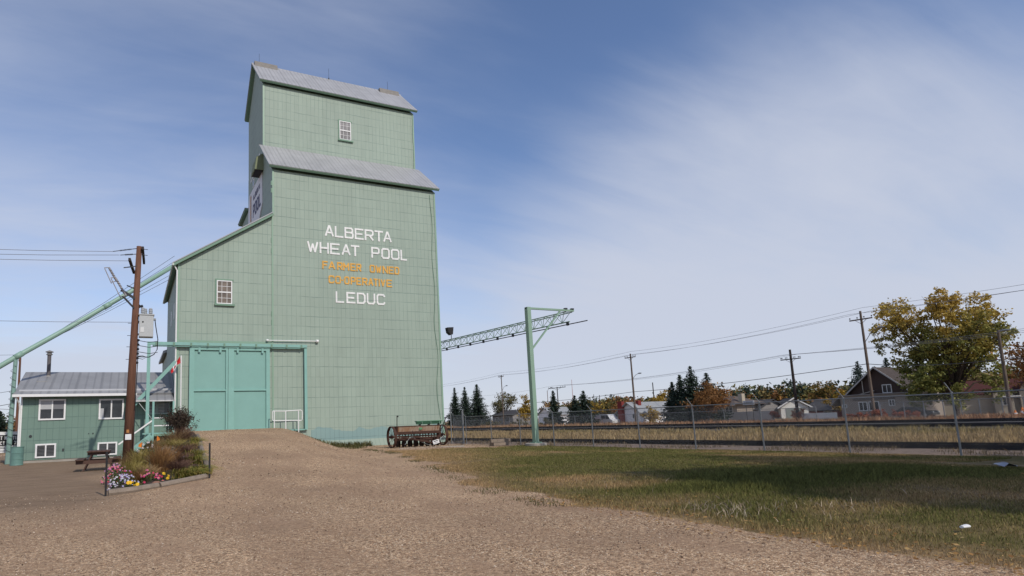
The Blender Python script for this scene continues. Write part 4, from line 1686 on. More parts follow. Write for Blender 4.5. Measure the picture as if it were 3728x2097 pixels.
# ------------------------------------------------------------------ chain-link fences
def chain_fence(label, pts, H, arm, pitch, post_r, wire_w, nm='chain_link_fence', mesh=True, rail=True, group=None):
    """pts: ground points of the posts, in order"""
    t = thing(nm, label, 'fence', pts[0], group)
    for i, (x, y, z) in enumerate(pts):
        p = MB()
        p.tube([(x, y, z - .3), (x, y, z + H + .05)], post_r, 8)
        po = p.build('post', MAT['galv'], t)
        if arm:
            p = MB()
            p.bar((x, y, z + H + .03), (x - .26, y + .03, z + H + .33), .02, .024)
            p.build('barb_arm', MAT['galv'], po)
    for i in range(len(pts) - 1):
        a, b = Vector(pts[i]), Vector(pts[i + 1])
        if rail:
            p = MB()
            p.tube([a + Vector((0, 0, H)), b + Vector((0, 0, H))], post_r * .7, 6)
            p.build('top_rail', MAT['galv'], t)
        if mesh:
            L = (b - a).length
            d = (b - a) / L
            w = d.cross(Vector((0, 0, 1)))
            V, F = [], []
            h0, h1 = .05, H
            hh = h1 - h0
            n = int((L + hh) / pitch)
            for sgn in (1, -1):
                for k in range(n):
                    s0 = -hh + k * pitch if sgn > 0 else k * pitch
                    s1 = s0 + sgn * hh
                    z0, z1 = h0, h1
                    # clip to 0..L
                    def cl(s_, z_, so, zo):
                        if s_ < 0:
                            u = (0 - s_) / (so - s_)
                            return 0, z_ + (zo - z_) * u
                        if s_ > L:
                            u = (s_ - L) / (s_ - so)
                            return L, z_ + (zo - z_) * u
                        return s_, z_
                    if max(s0, s1) <= 0 or min(s0, s1) >= L:
                        continue
                    A = cl(s0, z0, s1, z1)
                    B = cl(s1, z1, s0, z0)
                    pa = a + d * A[0] + Vector((0, 0, A[1]))
                    pb = a + d * B[0] + Vector((0, 0, B[1]))
                    pa += (b - a) * 0
                    dd = (pb - pa).normalized() if (pb - pa).length > 1e-4 else Vector((0, 0, 1))
                    e = dd.cross(w).normalized() * wire_w / 2
                    o_w = w * (wire_w * .6 * sgn)
                    k0 = len(V)
                    V += [pa - e + o_w, pa + e + o_w, pa + o_w + w * wire_w * .8, pb - e + o_w, pb + e + o_w, pb + o_w + w * wire_w * .8]
                    F += [(k0, k0 + 1, k0 + 4, k0 + 3), (k0 + 1, k0 + 2, k0 + 5, k0 + 4), (k0 + 2, k0, k0 + 3, k0 + 5)]
            npmesh('wire_mesh', np.array([tuple(q) for q in V]), np.array(F), MAT['galv'], t)
    return t


ys_ = [36.95, 33.95, 30.95, 27.93, 24.91, 21.89, 18.87, 15.85, 12.83, 9.8, 6.8, 3.8, .8]
chain_fence('near chain-link fence with barbed arms running from the elevator along the lawn', [(float(fence_x(y)), y, gz(float(fence_x(y)), y)) for y in ys_], 1.86, True, .072, .030, .0040)
gt = thing('fence_gate', 'narrow chain-link gate closing the gap between elevator corner and fence', 'gate', (20.95, 38.0, -.15))
for y in (37.3, 39.1):
    p = MB()
    p.tube([(20.95, y, -.4), (20.95, y, 2.42 if y > 38 else 2.2)], .045, 8)
    p.build('gate_post', MAT['galv'], gt)
p = MB()
p.tube([(20.95, 37.45, -.1), (20.95, 37.45, 1.98), (20.95, 37.45, 1.80), (20.95, 38.75, 1.80), (20.95, 38.75, 1.98), (20.95, 38.75, -.1), (20.95, 37.45, -.1)], .025, 6)
p.tube([(20.95, 37.45, .85), (20.95, 38.75, .85)], .02, 6)
p.build('gate_frame', MAT['galv'], gt)
V, F = [], []
for sgn in (1, -1):
    for k in range(-24, 20):
        y0 = 37.45 + k * .072
        z0, z1 = -.1, 1.8
        s0, s1 = (y0, y0 + 1.9) if sgn > 0 else (y0 + 1.9, y0)
        P_ = []
        for u in np.linspace(0, 1, 60):
            yy = s0 + (s1 - s0) * u
            if 37.46 < yy < 38.74:
                P_.append((yy, z0 + 1.9 * u))
        if len(P_) > 1:
            (ya, za), (yb, zb) = P_[0], P_[-1]
            k0 = len(V)
            V += [(20.947, ya, za - .004), (20.947, ya, za + .004), (20.954, ya, za), (20.947, yb, zb - .004), (20.947, yb, zb + .004), (20.954, yb, zb)]
            F += [(k0, k0 + 1, k0 + 4, k0 + 3), (k0 + 1, k0 + 2, k0 + 5, k0 + 4), (k0 + 2, k0, k0 + 3, k0 + 5)]
npmesh('wire_mesh', np.array(V), np.array(F), MAT['galv'], gt)

fy = [34.6, 32.6, 31.0, 29.5, 28.2, 26.9, 25.4, 24.0, 21.5, 19.0]
chain_fence('far chain-link fence with pale posts beyond the railway, ending at the tall tree', [(66.0, y, gz(66, y)) for y in fy], 1.95, False, .13, .045, .007)
fy = [40.8, 47.2, 52.0, 56.6, 61.5, 66.5, 70.2, 73.9, 80, 86, 92, 98, 103, 109.6, 116.3, 123]
chain_fence('long far chain-link fence standing in the weeds before the bungalows', [(66.0, y, gz(66, y)) for y in fy], 1.78, True, .16, .04, .007)

# ------------------------------------------------------------------ railway
sleeperm = worn('sleeper_wood', (.075, .06, .05), .95, .4, 3)
railm = worn('rail_steel', (.014, .011, .011), .95, .3, 4, spec=.05)


def track(x30, zb, label):
    t = thing('railway_track', label, 'railway track', (x30, 30, zb))
    for s in (-.72, .72):
        p = MB()
        a, b = Vector((x30 + s - TS * 60, -30, 0)), Vector((x30 + s + TS * 170, 200, 0))
        for (w, z0, z1) in ((.14, .08, .105), (.03, .105, .20), (.075, .20, .25)):
            p.prism([a + Vector((-w / 2, 0, zb + z0)), a + Vector((w / 2, 0, zb + z0)), a + Vector((w / 2, 0, zb + z1)), a + Vector((-w / 2, 0, zb + z1))], b - a)
        p.build('rail', railm, t)
    V, F = [], []
    for k in range(int(230 / .56)):
        y = -30 + k * .56
        x = x30 + TS * (y - 30)
        j = random.uniform(-.06, .06)
        k0 = len(V)
        V += [(x + q * 1.28 + j, y + e, zb + z) for z in (-.10, .08 + j * .15) for q, e in ((-1, -.11), (1, -.11), (1, .11), (-1, .11))]
        F += [(k0 + 4, k0 + 5, k0 + 6, k0 + 7), (k0, k0 + 1, k0 + 5, k0 + 4), (k0 + 1, k0 + 2, k0 + 6, k0 + 5), (k0 + 2, k0 + 3, k0 + 7, k0 + 6), (k0 + 3, k0, k0 + 4, k0 + 7)]
    o = npmesh('sleeper', np.array(V), np.array(F), sleeperm, t)
    o['kind'] = 'stuff'


track(25.3, -.27, 'near railway track in weedy dirt just behind the fence')
track(40.6, .03, 'middle railway track on grey ballast beyond the dry grass')
track(48.6, .09, 'farthest railway track nearest the houses')
# ballast shoulders
balm = M('ballast_mat', .95, 0, .1)
balm.color(balm.ramp(balm.noise(9, 6, .8), [(.3, (.035, .032, .03)), (.5, (.085, .08, .077)), (.72, (.20, .19, .18))]))
balm.bump(balm.noise(14, 4, .7), .05, .8)
p = MB()
prof = [(-3.0, -.12), (-1.7, .105), (1.6, .105), (6.4, .165), (9.6, .165), (11.5, -.15)]
p.prism([(40.6 + a - TS * 60, -30, z) for a, z in prof], (TS * 230, 230, 0))
tag(p.build('ballast', balm.m), kind='structure')
# ------------------------------------------------------------------ vegetation helpers
def rand_rot(n, g):
    """n random orthonormal frames (two in-plane axes)"""
    a = g.normal(size=(n, 3))
    a /= np.linalg.norm(a, axis=1, keepdims=True)
    b = g.normal(size=(n, 3))
    b -= (a * b).sum(1, keepdims=True) * a
    b /= np.linalg.norm(b, axis=1, keepdims=True)
    return a, b


def leaf_quads(C, size, g, flat=0.0, aspect=.7):
    n = len(C)
    a, b = rand_rot(n, g)
    if flat:
        a[:, 2] *= 1 - flat
        b[:, 2] *= 1 - flat
    s = (size * g.uniform(.6, 1.35, n))[:, None]
    a, b = a * s * .5, b * s * .5 * aspect
    V = np.stack([C - a, C + b * .9 - a * .1, C + a, C - b * .9 - a * .1], 1).reshape(-1, 3)
    F = np.arange(4 * n).reshape(n, 4)
    return V, F


def crown_points(lobes, n, g, spread=.36, per=14):
    """leaf positions grouped in clumps inside spherical lobes (x,y,z,r)"""
    L = np.array(lobes)
    wgt = L[:, 3] ** 2
    pick = g.choice(len(L), n // per + 1, p=wgt / wgt.sum())
    d = g.normal(size=(len(pick), 3))
    d /= np.linalg.norm(d, axis=1, keepdims=True)
    rr = g.uniform(.25, 1.05, len(pick)) ** .5
    cl = L[pick, :3] + d * (rr * L[pick, 3])[:, None]
    k = g.integers(0, len(cl), n)
    return cl[k] + g.normal(size=(n, 3)) * (L[pick[k], 3] * spread)[:, None] * np.array([1, 1, .75])


BARK = worn('bark', (.075, .058, .047), .95, .35, 6, bump=.02)
BARK_G = worn('grey_bark', (.14, .12, .105), .95, .3, 6, bump=.02)


def tree(name, label, x, y, h, w, base, mat, n, leaf, seed, group=None, nl=14, bark=None, spread=.36, tr=None, cat='tree', zg=None, up=.55, lean=0, lr=(.22, .36), per=14, fan=False):
    g = np.random.default_rng(seed)
    z0 = gz(x, y) if zg is None else zg
    t = thing(name, label, cat, (x, y, z0), group)
    lobes = []
    rx, rz = w / 2, (h - base) / 2
    zc = z0 + base + rz
    for i in range(nl):
        for _ in range(50):
            d = g.uniform(-1, 1, 3)
            if fan:
                if math.hypot(d[0], d[1]) < min(.98, .62 + .55 * (d[2] + 1) * .5 - .28 * max(0, d[2] - .3)) and math.hypot(d[0], d[1]) > .15:
                    break
            elif .25 < np.linalg.norm(d) < .92:
                break
        r = g.uniform(*lr) * min(rx, rz * 1.2)
        lobes.append((x + lean * (d[2] + 1) + d[0] * (rx - r * .6), y + d[1] * (rx - r * .6), zc + d[2] * (rz - r * .6), r))
    if not fan:
        lobes.append((x + lean * 2, y, z0 + h - .2 * rz, .25 * rz))
    tr = tr or max(.06, h * .016)
    p = MB()
    top = Vector((x + lean, y, zc + rz * .35))
    p.tube([(x, y, z0 - .3), Vector((x, y, z0)).lerp(top, .35) + Vector((g.uniform(-.1, .1), 0, 0)), top], [tr, tr * .8, tr * .25], 9)
    for lx, ly, lz, r in lobes:
        f = min(.92, max(.15, (lz - z0) / h * up))
        a = Vector((x, y, z0)).lerp(top, f)
        b = Vector((lx, ly, lz))
        m_ = a.lerp(b, .5) + Vector((g.uniform(-.1, .1) * w * .1, g.uniform(-.1, .1) * w * .1, .06 * h))
        p.tube([a, m_, b], [tr * .42, tr * .26, tr * .08], 6)
        for q in range(4):
            e = b + Vector(g.normal(size=3)) * r * .4
            p.tube([m_.lerp(b, .6), e], [tr * .13, tr * .04], 4)
    p.build('trunk', bark or BARK, t)
    C = crown_points(lobes, n, g, spread, per)
    C[:, 2] = np.maximum(C[:, 2], z0 + base * .5 + .1)
    V, F = leaf_quads(C, leaf, g)
    npmesh('crown', V, F, mat, t)
    return t


def conifer(name, label, x, y, h, w, mat, seed, group=None, base=.4, dens=1.0, droop=.25, zg=None, size=.95):
    g = np.random.default_rng(seed)
    z0 = gz(x, y) if zg is None else zg
    t = thing(name, label, 'tree', (x, y, z0), group)
    p = MB()
    p.tube([(x, y, z0 - .3), (x, y, z0 + h * .97)], max(.08, h * .014), 7, r2=.02)
    C, S = [], []
    nlev = int(h / .26 * dens)
    for i in range(nlev):
        f = i / nlev
        z = base + (h - base) * f
        rmax = w / 2 * 1.6 * (1 - f) ** .8 * g.uniform(.72, 1.12) + .06
        nb = int(6 + 6 * (1 - f))
        a0 = g.uniform(0, 6.28)
        for j in range(nb):
            a = a0 + j * 6.283 / nb + g.normal() * .25
            r = rmax * g.uniform(.7, 1.1)
            steps = max(3, int(r / .16))
            for s in range(steps):
                u = (s + .6) / steps
                C.append((x + math.cos(a) * r * u + g.normal() * .05, y + math.sin(a) * r * u + g.normal() * .05, z0 + z - droop * r * u + .14 * r * u * u + g.normal() * .05))
                S.append(size * (.55 + .55 * (1 - u)) * (.6 + .4 * (1 - f)))
            if j % 3 == 0:
                p.tube([(x, y, z0 + z), (x + math.cos(a) * r * .8, y + math.sin(a) * r * .8, z0 + z - droop * r * .8)], .02, 4)
    p.build('trunk', BARK, t)
    C = np.array(C)
    S = np.array(S)
    V, F = leaf_quads(C, S, g, flat=.25, aspect=.55)
    npmesh('crown', V, F, mat, t)
    return t


def lk(k, st):
    return [(p, mul(c, k)) for p, c in st]


LM = {
    'spruce': leafmat('spruce_needles', lk(1.5, [(0, (.012, .020, .014)), (.5, (.022, .036, .025)), (1, (.042, .060, .042))])),
    'bluespruce': leafmat('pale_spruce_needles', lk(1.5, [(0, (.030, .042, .038)), (.5, (.055, .072, .062)), (1, (.085, .105, .09))])),
    'yellow': leafmat('yellow_leaves', lk(1.45, [(0, (.12, .085, .018)), (.5, (.22, .145, .022)), (1, (.36, .23, .04))])),
    'orange': leafmat('rust_leaves', lk(1.5, [(0, (.09, .045, .018)), (.5, (.17, .085, .032)), (1, (.27, .14, .05))])),
    'olive': leafmat('olive_leaves', lk(1.5, [(0, (.045, .045, .022)), (.5, (.085, .080, .036)), (1, (.14, .12, .055))])),
    'mixed': leafmat('turning_leaves', lk(1.5, [(0, (.035, .040, .014)), (.35, (.070, .066, .020)), (.6, (.14, .095, .025)), (.85, (.20, .11, .028)), (1, (.27, .17, .045))])),
    'redbush': leafmat('red_shrub_leaves', lk(1.2, [(0, (.13, .03, .018)), (.5, (.23, .06, .032)), (1, (.32, .12, .06))])),
    'brownbush': leafmat('brown_shrub_leaves', lk(1.3, [(0, (.030, .022, .018)), (.5, (.055, .038, .028)), (1, (.085, .066, .045))])),
}

# big poplar: the sunny top has turned, the rest is still green
pm = M('poplar_leaves', .7, 0, .25)
o_ = pm.xyz()
rd = pm.rand()
green = pm.ramp(rd, [(0, (.085, .100, .026)), (.5, (.21, .225, .06)), (1, (.36, .34, .10))])
gold = pm.ramp(rd, [(0, (.27, .19, .042)), (.5, (.47, .32, .065)), (1, (.66, .46, .11))])
hgt = pm.math('MULTIPLY_ADD', o_[2], 1 / 15., pm.math('MULTIPLY_ADD', pm.noise(.25, 3, .6), 1.6, -1.02))
fac = pm.ramp(hgt, [(.30, 0), (.75, .95)])
cc = pm.mix(fac, green, gold)
pm.color(cc)
trn = pm.n('BsdfTranslucent')
pm.l(cc, trn.inputs[0])
mx = pm.n('MixShader')
mx.inputs[0].default_value = .32
pm.l(pm.b.outputs[0], mx.inputs[1])
pm.l(trn.outputs[0], mx.inputs[2])
pm.l(mx.outputs[0], pm.t.nodes['Material Output'].inputs[0])

tree('poplar_tree', 'largest tree, broad and yellow-topped, towering over the dark gabled house', 97.5, 42.2, 16.2, 15.4, 1.2, pm.m, 30000, .34, 5, nl=64, fan=True, tr=.36, spread=.155, up=.42, lr=(.17, .27), per=34)
GC = 'spruces right of the elevator'
conifer('spruce_tree', 'leftmost of the three dark spruces just right of the elevator', 88.5, 162, 12.0, 4.6, LM['spruce'], 1, GC)
conifer('spruce_tree', 'middle one of the three dark spruces just right of the elevator', 85.5, 150.5, 11.4, 4.6, LM['spruce'], 2, GC)
conifer('spruce_tree', 'widest, rightmost of the three dark spruces just right of the elevator', 81.5, 137, 11.2, 6.2, LM['spruce'], 3, GC)
conifer('spruce_tree', 'small spruce half hidden behind the elevator corner', 90, 176, 8.0, 3.2, LM['spruce'], 4)
tree('round_tree', 'rounded grey-green tree behind the small grey house', 92.5, 141, 9.0, 8.8, 2.2, LM['olive'], 2400, .40, 11, nl=18, bark=BARK_G)
tree('yellow_tree', 'bright yellow tree just left of the green mast', 74.5, 106, 6.6, 4.6, .8, LM['yellow'], 2200, .32, 12, nl=14)
tree('brown_tree', 'low rust-brown tree to the right of the mast foot', 98, 130, 5.6, 5.5, 1.0, LM['orange'], 900, .34, 13, nl=10)
conifer('spruce_tree', 'slim spruce right of the mast beside the pole with a long crossarm', 77, 99.5, 7.2, 3.0, LM['spruce'], 5)
conifer('spruce_tree', 'left one of the twin dark spruces left of the white bungalow', 78.5, 94.8, 5.9, 3.8, LM['spruce'], 6)
conifer('spruce_tree', 'right one of the twin dark spruces left of the white bungalow', 77.5, 91, 6.6, 4.4, LM['spruce'], 7)
tree('yellow_tree', 'golden tree between the twin spruces and the red chimney', 98, 112.5, 5.2, 8.4, .6, LM['yellow'], 1500, .36, 14, nl=12)
tree('brown_tree', 'brownish tree just left of the red chimney', 101, 105, 5.8, 6.0, .8, LM['orange'], 1200, .36, 15, nl=12, bark=BARK_G)
GS = 'spruces behind the brown hip-roofed house'
conifer('spruce_tree', 'lowest spruce of the dark group left of the rust-red tree', 86, 77.6, 7.3, 3.6, LM['spruce'], 8, GS)
conifer('spruce_tree', 'pointed middle spruce of the dark group left of the rust-red tree', 86, 75.8, 8.4, 4.2, LM['spruce'], 9, GS)
conifer('spruce_tree', 'tallest spruce of the dark group, behind the rust-red tree', 85.5, 73.0, 9.6, 5.2, LM['spruce'], 10, GS, droop=.1)
conifer('spruce_tree', 'rightmost leaning-topped spruce of the dark group behind the rust-red tree', 87, 71.2, 8.3, 4.6, LM['spruce'], 18, GS, droop=.1)
tree('rust_tree', 'spreading rust-red tree left of the brown hip-roofed house', 82.5, 67.8, 6.2, 7.6, 1.2, LM['orange'], 3400, .30, 16, nl=20)
tree('yellow_tree', 'yellow-brown tree above the white bungalow roof', 105, 98, 6.2, 6.0, 1.0, LM['yellow'], 1200, .36, 17, nl=11)
tree('yellow_bush', 'yellow-green bush in front of the white bungalow', 74, 71.8, 2.9, 4.4, .1, LM['yellow'], 1700, .22, 19, nl=14, cat='bush')
conifer('spruce_tree', 'pale loose-branched spruce left of the dark gabled house', 126, 69.0, 10.4, 5.0, LM['bluespruce'], 20, dens=.9)
conifer('spruce_tree', 'dark spruce tip just behind the roof ridge of the gabled house', 127, 66.6, 9.2, 4.2, LM['spruce'], 21)
conifer('spruce_tree', 'dark spruce between the gabled house and the largest tree', 127, 64.6, 10.6, 4.4, LM['spruce'], 22)
tree('bronze_tree', 'bronze-leaved tree standing above the far treeline by the gabled house', 122, 72.6, 7.0, 7.0, 2.0, LM['mixed'], 1600, .36, 23, nl=16)
tree('golden_tree', 'golden tree just left of the gabled house', 112, 64.5, 4.6, 6.5, .6, LM['yellow'], 1400, .34, 24, nl=12)
tree('golden_tree', 'golden tree under the right side of the largest tree', 128, 53.5, 8.8, 8.0, 1.0, LM['yellow'], 2000, .4, 25, nl=14)
tree('autumn_tree', 'orange autumn tree cut by the right edge of the view', 92, 30.6, 10.0, 8.0, 1.8, LM['orange'], 3600, .34, 26, nl=18)
tree('sparse_tree', 'thin half-bare tree left of the leaning right-hand pole', 94, 33.6, 7.0, 4.5, 2.6, LM['orange'], 380, .25, 27, nl=14, bark=BARK_G, up=.8)
GB = 'shrubs along the far fence'
for i, (x, y, h, w, mt, lb) in enumerate((
        (77.5, 43.2, 1.15, 3.0, 'redbush', 'red shrub below the pale stucco house, first from the left'),
        (77.5, 40.6, 1.35, 3.2, 'redbush', 'red shrub at the foot of the tall pole by the stucco house'),
        (77.5, 37.8, 1.1, 2.6, 'redbush', 'red shrub right of the tall pole, lowest of the three'),
        (90, 58.5, 1.9, 2.6, 'redbush', 'dull red shrub against the right end of the pale fence'),
        (90, 62.2, 1.5, 1.8, 'redbush', 'dull red shrub against the left end of the pale fence'),
        (66.8, 97.5, 1.7, 5.0, 'olive', 'olive shrub patch behind the fence right of the mast'),
        (66.8, 89.0, 1.6, 4.5, 'olive', 'olive shrub before the white vehicles'),
        (66.8, 107.5, 1.6, 5.0, 'olive', 'olive shrub behind the mast foot'))):
    tree('shrub', lb, x, y, h, w, .05, LM[mt], 800, .20, 60 + i, GB, nl=12, cat='shrub')
GL = 'conifers at the far left'
conifer('spruce_tree', 'dark spruce at the left edge of the view beside the marquee sign', -15.6, 96, 5.0, 3.4, LM['spruce'], 41, GL)
conifer('spruce_tree', 'dark spruce nearest the office corner at the far left', -13.0, 95, 4.2, 3.2, LM['spruce'], 42, GL)
tree('autumn_tree', 'orange autumn tree behind the two spruces at the far left', -16.5, 112, 4.6, 6, .4, LM['orange'], 900, .34, 43, nl=10)


def treeline():
    g = np.random.default_rng(77)
    V, F = [], []
    k = 0
    cols = []
    for i in range(340):
        if i < 260:
            y = g.uniform(40, 205)
            x = g.uniform(128, 150) + (0 if y < 110 else (y - 110) * .25)
            h = g.uniform(4.6, 7.2) * (x / 132) ** .4
        else:
            x = g.uniform(-150, 60)
            y = g.uniform(215, 260)
            h = g.uniform(6, 10)
        r = h * g.uniform(.40, .62)
        lob = [(x + g.normal() * r * .5, y + g.normal() * r * .5, gz(x, y) + h * g.uniform(.35, .9), r * g.uniform(.35, .6)) for _ in range(6)]
        C = crown_points(lob, 380, g, .35)
        v, f = leaf_quads(C, .75, g)
        V.append(v)
        F.append(f + k)
        k += len(v)
        pal = np.array([[.17, .105, .028], [.15, .075, .03], [.09, .082, .03], [.055, .062, .025], [.11, .085, .035], [.03, .042, .028]])
        c = pal[g.integers(0, 6)] * g.uniform(1.2, 2.0)
        cols.append(np.tile(c, (len(v), 1)))
    m = M('treeline_leaves', .8, 0, .15)
    at = m.n('Attribute')
    at.attribute_name = 'tint'
    m.color(m.mix(1.0, at.outputs['Color'], m.ramp(m.rand(), [(0, (.5, .5, .5)), (1, (1.5, 1.5, 1.5))]), 'MULTIPLY'))
    o = npmesh('far_treeline', np.concatenate(V), np.concatenate(F), m.m, attr=np.concatenate(cols))
    tag(o, kind='stuff')


treeline()

# trees out of view behind the camera on the right; they throw the shade on the lawn
for i, (x, y, h, w) in enumerate(((15.6, -8.0, 15.5, 6.2), (21.5, -6.2, 16.5, 8.5), (18.2, -3.6, 11.5, 6.4))):
    tree('shade_tree', ['leafy tree nearest the drive, out of view behind the lawn', 'widest leafy tree beside the lawn, out of view', 'lowest leafy tree between the other two, out of view'][i], x, y, h, w, 2.6, LM['mixed'], 16000, .48, 80 + i, 'trees beside the lawn', nl=26, zg=-.1)

# ------------------------------------------------------------------ houses beyond the tracks
def pal_wall(name, c):
    return worn(name, c, .85, .08, 1.2)


def shingle(name, c):
    m = M(name, .9, 0, .1)
    o = m.xyz()
    r = m.math('FRACT', m.math('MULTIPLY', o[2], 6.0))
    col = m.ramp(m.noise(3, 5, .7), [(.3, mul(c, .75)), (.7, mul(c, 1.2))])
    m.color(m.mix(m.math('MULTIPLY', m.math('GREATER_THAN', r, .85), .35), col, mul(c, .6)))
    return m.m


def win_x(par, x, y0, y1, z0, z1, fm=None):
    """window on a wall facing -X"""
    f = MB()
    t = .09
    f.box(x - .07, x, y0, y1, z1 - t, z1)
    f.box(x - .07, x, y0, y1, z0, z0 + t)
    f.box(x - .068, x, y0, y0 + t, z0 + t, z1 - t)
    f.box(x - .068, x, y1 - t, y1, z0 + t, z1 - t)
    f.box(x - .066, x, (y0 + y1) / 2 - .04, (y0 + y1) / 2 + .04, z0 + t, z1 - t)
    o = f.build('window', fm or MAT['white'], par)
    g = MB()
    g.box(x - .03, x - .002, y0 + .04, y1 - .04, z0 + .04, z1 - .04)
    g.build('pane', MAT['pane'], o)


def win_y(par, y, x0, x1, z0, z1, fm=None):
    f = MB()
    t = .09
    f.box(x0, x1, y - .07, y, z1 - t, z1)
    f.box(x0, x1, y - .07, y, z0, z0 + t)
    f.box(x0, x0 + t, y - .068, y, z0 + t, z1 - t)
    f.box(x1 - t, x1, y - .068, y, z0 + t, z1 - t)
    o = f.build('window', fm or MAT['white'], par)
    g = MB()
    g.box(x0 + .04, x1 - .04, y - .03, y - .002, z0 + .04, z1 - .04)
    g.build('pane', MAT['pane'], o)


def gable_house(name, label, cat, x0, x1, y0, y1, zb, ze, zr, ridge, wm, rm, ov=.45, trim=None):
    """ridge along 'x' or 'y'; returns the thing"""
    t = thing(name, label, cat, ((x0 + x1) / 2, (y0 + y1) / 2, zb))
    p = MB()
    p.box(x0, x1, y0, y1, zb - .6, ze)
    if ridge == 'x':
        ym = (y0 + y1) / 2
        p.prism([(x0, y0, ze), (x0, ym, zr - .08), (x0, y1, ze)], (x1 - x0, 0, 0))
    else:
        xm = (x0 + x1) / 2
        p.prism([(x0, y0, ze), (x1, y0, ze), (xm, y0, zr - .08)], (0, y1 - y0, 0))
    p.build('wall', wm, t)
    r = MB()
    if ridge == 'x':
        s = (zr - ze) / (ym - y0)
        for a, b in ((y0 - ov, ym), (y1 + ov, ym)):
            za = ze - ov * s
            r.prism([(x0 - ov, a, za), (x0 - ov, b, zr), (x0 - ov, b, zr + .16), (x0 - ov, a, za + .16)], (x1 - x0 + 2 * ov, 0, 0))
    else:
        s = (zr - ze) / (xm - x0)
        for a, b in ((x0 - ov, xm), (x1 + ov, xm)):
            za = ze - ov * s
            r.prism([(a, y0 - ov, za), (b, y0 - ov, zr), (b, y0 - ov, zr + .16), (a, y0 - ov, za + .16)], (0, y1 - y0 + 2 * ov, 0))
    r.build('roof', rm, t)
    return t


white_wall = pal_wall('white_house_wall', (.80, .80, .82))
stucco = pal_wall('beige_stucco', (.33, .28, .235))
grey_wall = pal_wall('grey_house_wall', (.25, .235, .225))
dark_wood = pal_wall('dark_house_boards', (.060, .040, .034))
cream = pal_wall('cream_stucco', (.42, .37, .29))
redbrick = pal_wall('red_chimney_brick', (.20, .035, .03))
grey_sh = shingle('pale_grey_shingles', (.30, .31, .32))
dark_sh = shingle('charcoal_shingles', (.075, .072, .075))
brown_sh = shingle('brown_shingles', (.125, .10, .088))
red_sh = shingle('red_shingles', (.085, .034, .030))

h = gable_house('grey_house', 'small grey house with dark roof behind the fence left of the mast', 'house', 88.5, 95, 131.5, 141.2, -.3, 2.5, 3.7, 'y', grey_wall, dark_sh)
win_x(h, 88.5, 138.0, 139.6, .9, 2.0)
win_x(h, 88.5, 133.0, 136.4, .7, 2.1)
h = gable_house('white_bungalow', 'white bungalow with pale grey roof and a broad red chimney on its gable', 'house', 84, 97, 83.7, 88.9, -.3, 2.0, 3.6, 'x', white_wall, grey_sh, .6)
p = MB()
p.box(83.35, 83.99, 87.4, 88.5, -.4, 3.95)
p.build('chimney', redbrick, h)
p = MB()
p.box(85.4, 86.1, 85.2, 85.9, 2.9, 4.0)
p.build('chimney', redbrick, h)
for x in (86.6, 89.6, 92.4):
    win_y(h, 83.7, x, x + 1.5, .9, 1.75)
win_x(h, 84, 84.6, 85.5, .7, 1.6)

h = gable_house('pale_house', 'small pale house with a grey roof glimpsed just right of the mast', 'house', 87, 93, 113.5, 118.5, -.4, 2.2, 3.7, 'x', white_wall, grey_sh, .4)
win_x(h, 87, 115.2, 116.4, .8, 1.7)

# hip-roofed house
h = thing('brown_house', 'beige stucco bungalow with a brown hipped roof and a pale chimney', 'house', (102, 80, -.3))
p = MB()
p.box(99.2, 107, 75.4, 85.5, -.9, 2.65)
p.box(98.2, 99.19, 79.0, 84.6, -.9, 2.6)
p.build('wall', stucco, h)
p = MB()
x0, x1, y0, y1, ze, zr = 97.6, 107.8, 74.5, 86.4, 2.55, 4.25
p.add([(x0, y0, ze), (x1, y0, ze), (x1, y1, ze), (x0, y1, ze), ((x0 + x1) / 2, y0 + 3.9, zr), ((x0 + x1) / 2, y1 - 3.9, zr)],
      [(0, 1, 4), (1, 2, 5, 4), (2, 3, 5), (3, 0, 4, 5), (3, 2, 1, 0)])
p.build('roof', brown_sh, h)
p = MB()
p.box(x0 - .05, x0 - .003, y0 - .03, y1 + .03, ze - .16, ze + .02)
p.build('eave_board', worn('pale_fascia', (.55, .54, .52), .6, .06, 3), h)
p = MB()
p.box(100.2, 101.0, 74.9, 75.7, 2.5, 4.5)
p.build('chimney', cream, h)
win_x(h, 98.2, 79.5, 81.9, .95, 2.2)
win_x(h, 99.2, 76.2, 77.8, .95, 2.2)
p = MB()
p.box(99.12, 99.19, 84.7, 85.4, -.2, 2.1)
p.build('door', MAT['white'], h)

h = gable_house('long_low_building', 'long low building with a charcoal roof between brown house and white garage', 'building', 104, 112, 74.8, 84.0, -.3, 1.55, 3.2, 'y', grey_wall, dark_sh)
win_x(h, 104, 77, 78, .5, 1.2)
hg = h = gable_house('garage', 'small white garage with a grey door facing the tracks', 'garage', 110, 117, 71.9, 76.3, -.3, 1.75, 3.25, 'x', pal_wall('garage_white', (.78, .77, .72)), dark_sh, .35)
p = MB()
p.box(109.92, 109.995, 72.6, 75.5, -.3, 1.55)
p.build('garage_door', worn('garage_door_grey', (.26, .29, .27), .6, .06, 2), h)
p = MB()
p.prism([(109.62, 71.3, 1.45), (109.62, 74.1, 3.22), (109.62, 76.9, 1.45), (109.62, 76.9, 1.70), (109.62, 74.1, 3.47), (109.62, 71.3, 1.70)], (.02, 0, 0))
p.build('barge_board', MAT['white'], h)

hg.rotation_euler[2] = R(46)
hg.location.x -= 1.5

h = gable_house('dark_roofed_house', 'low house under a broad dark roof right of the white garage', 'house', 112.5, 121, 64.6, 71.5, -.4, 1.0, 2.9, 'y', pal_wall('maroon_wall', (.17, .05, .045)), dark_sh)
win_x(h, 112.5, 66.8, 68.2, .2, .8)

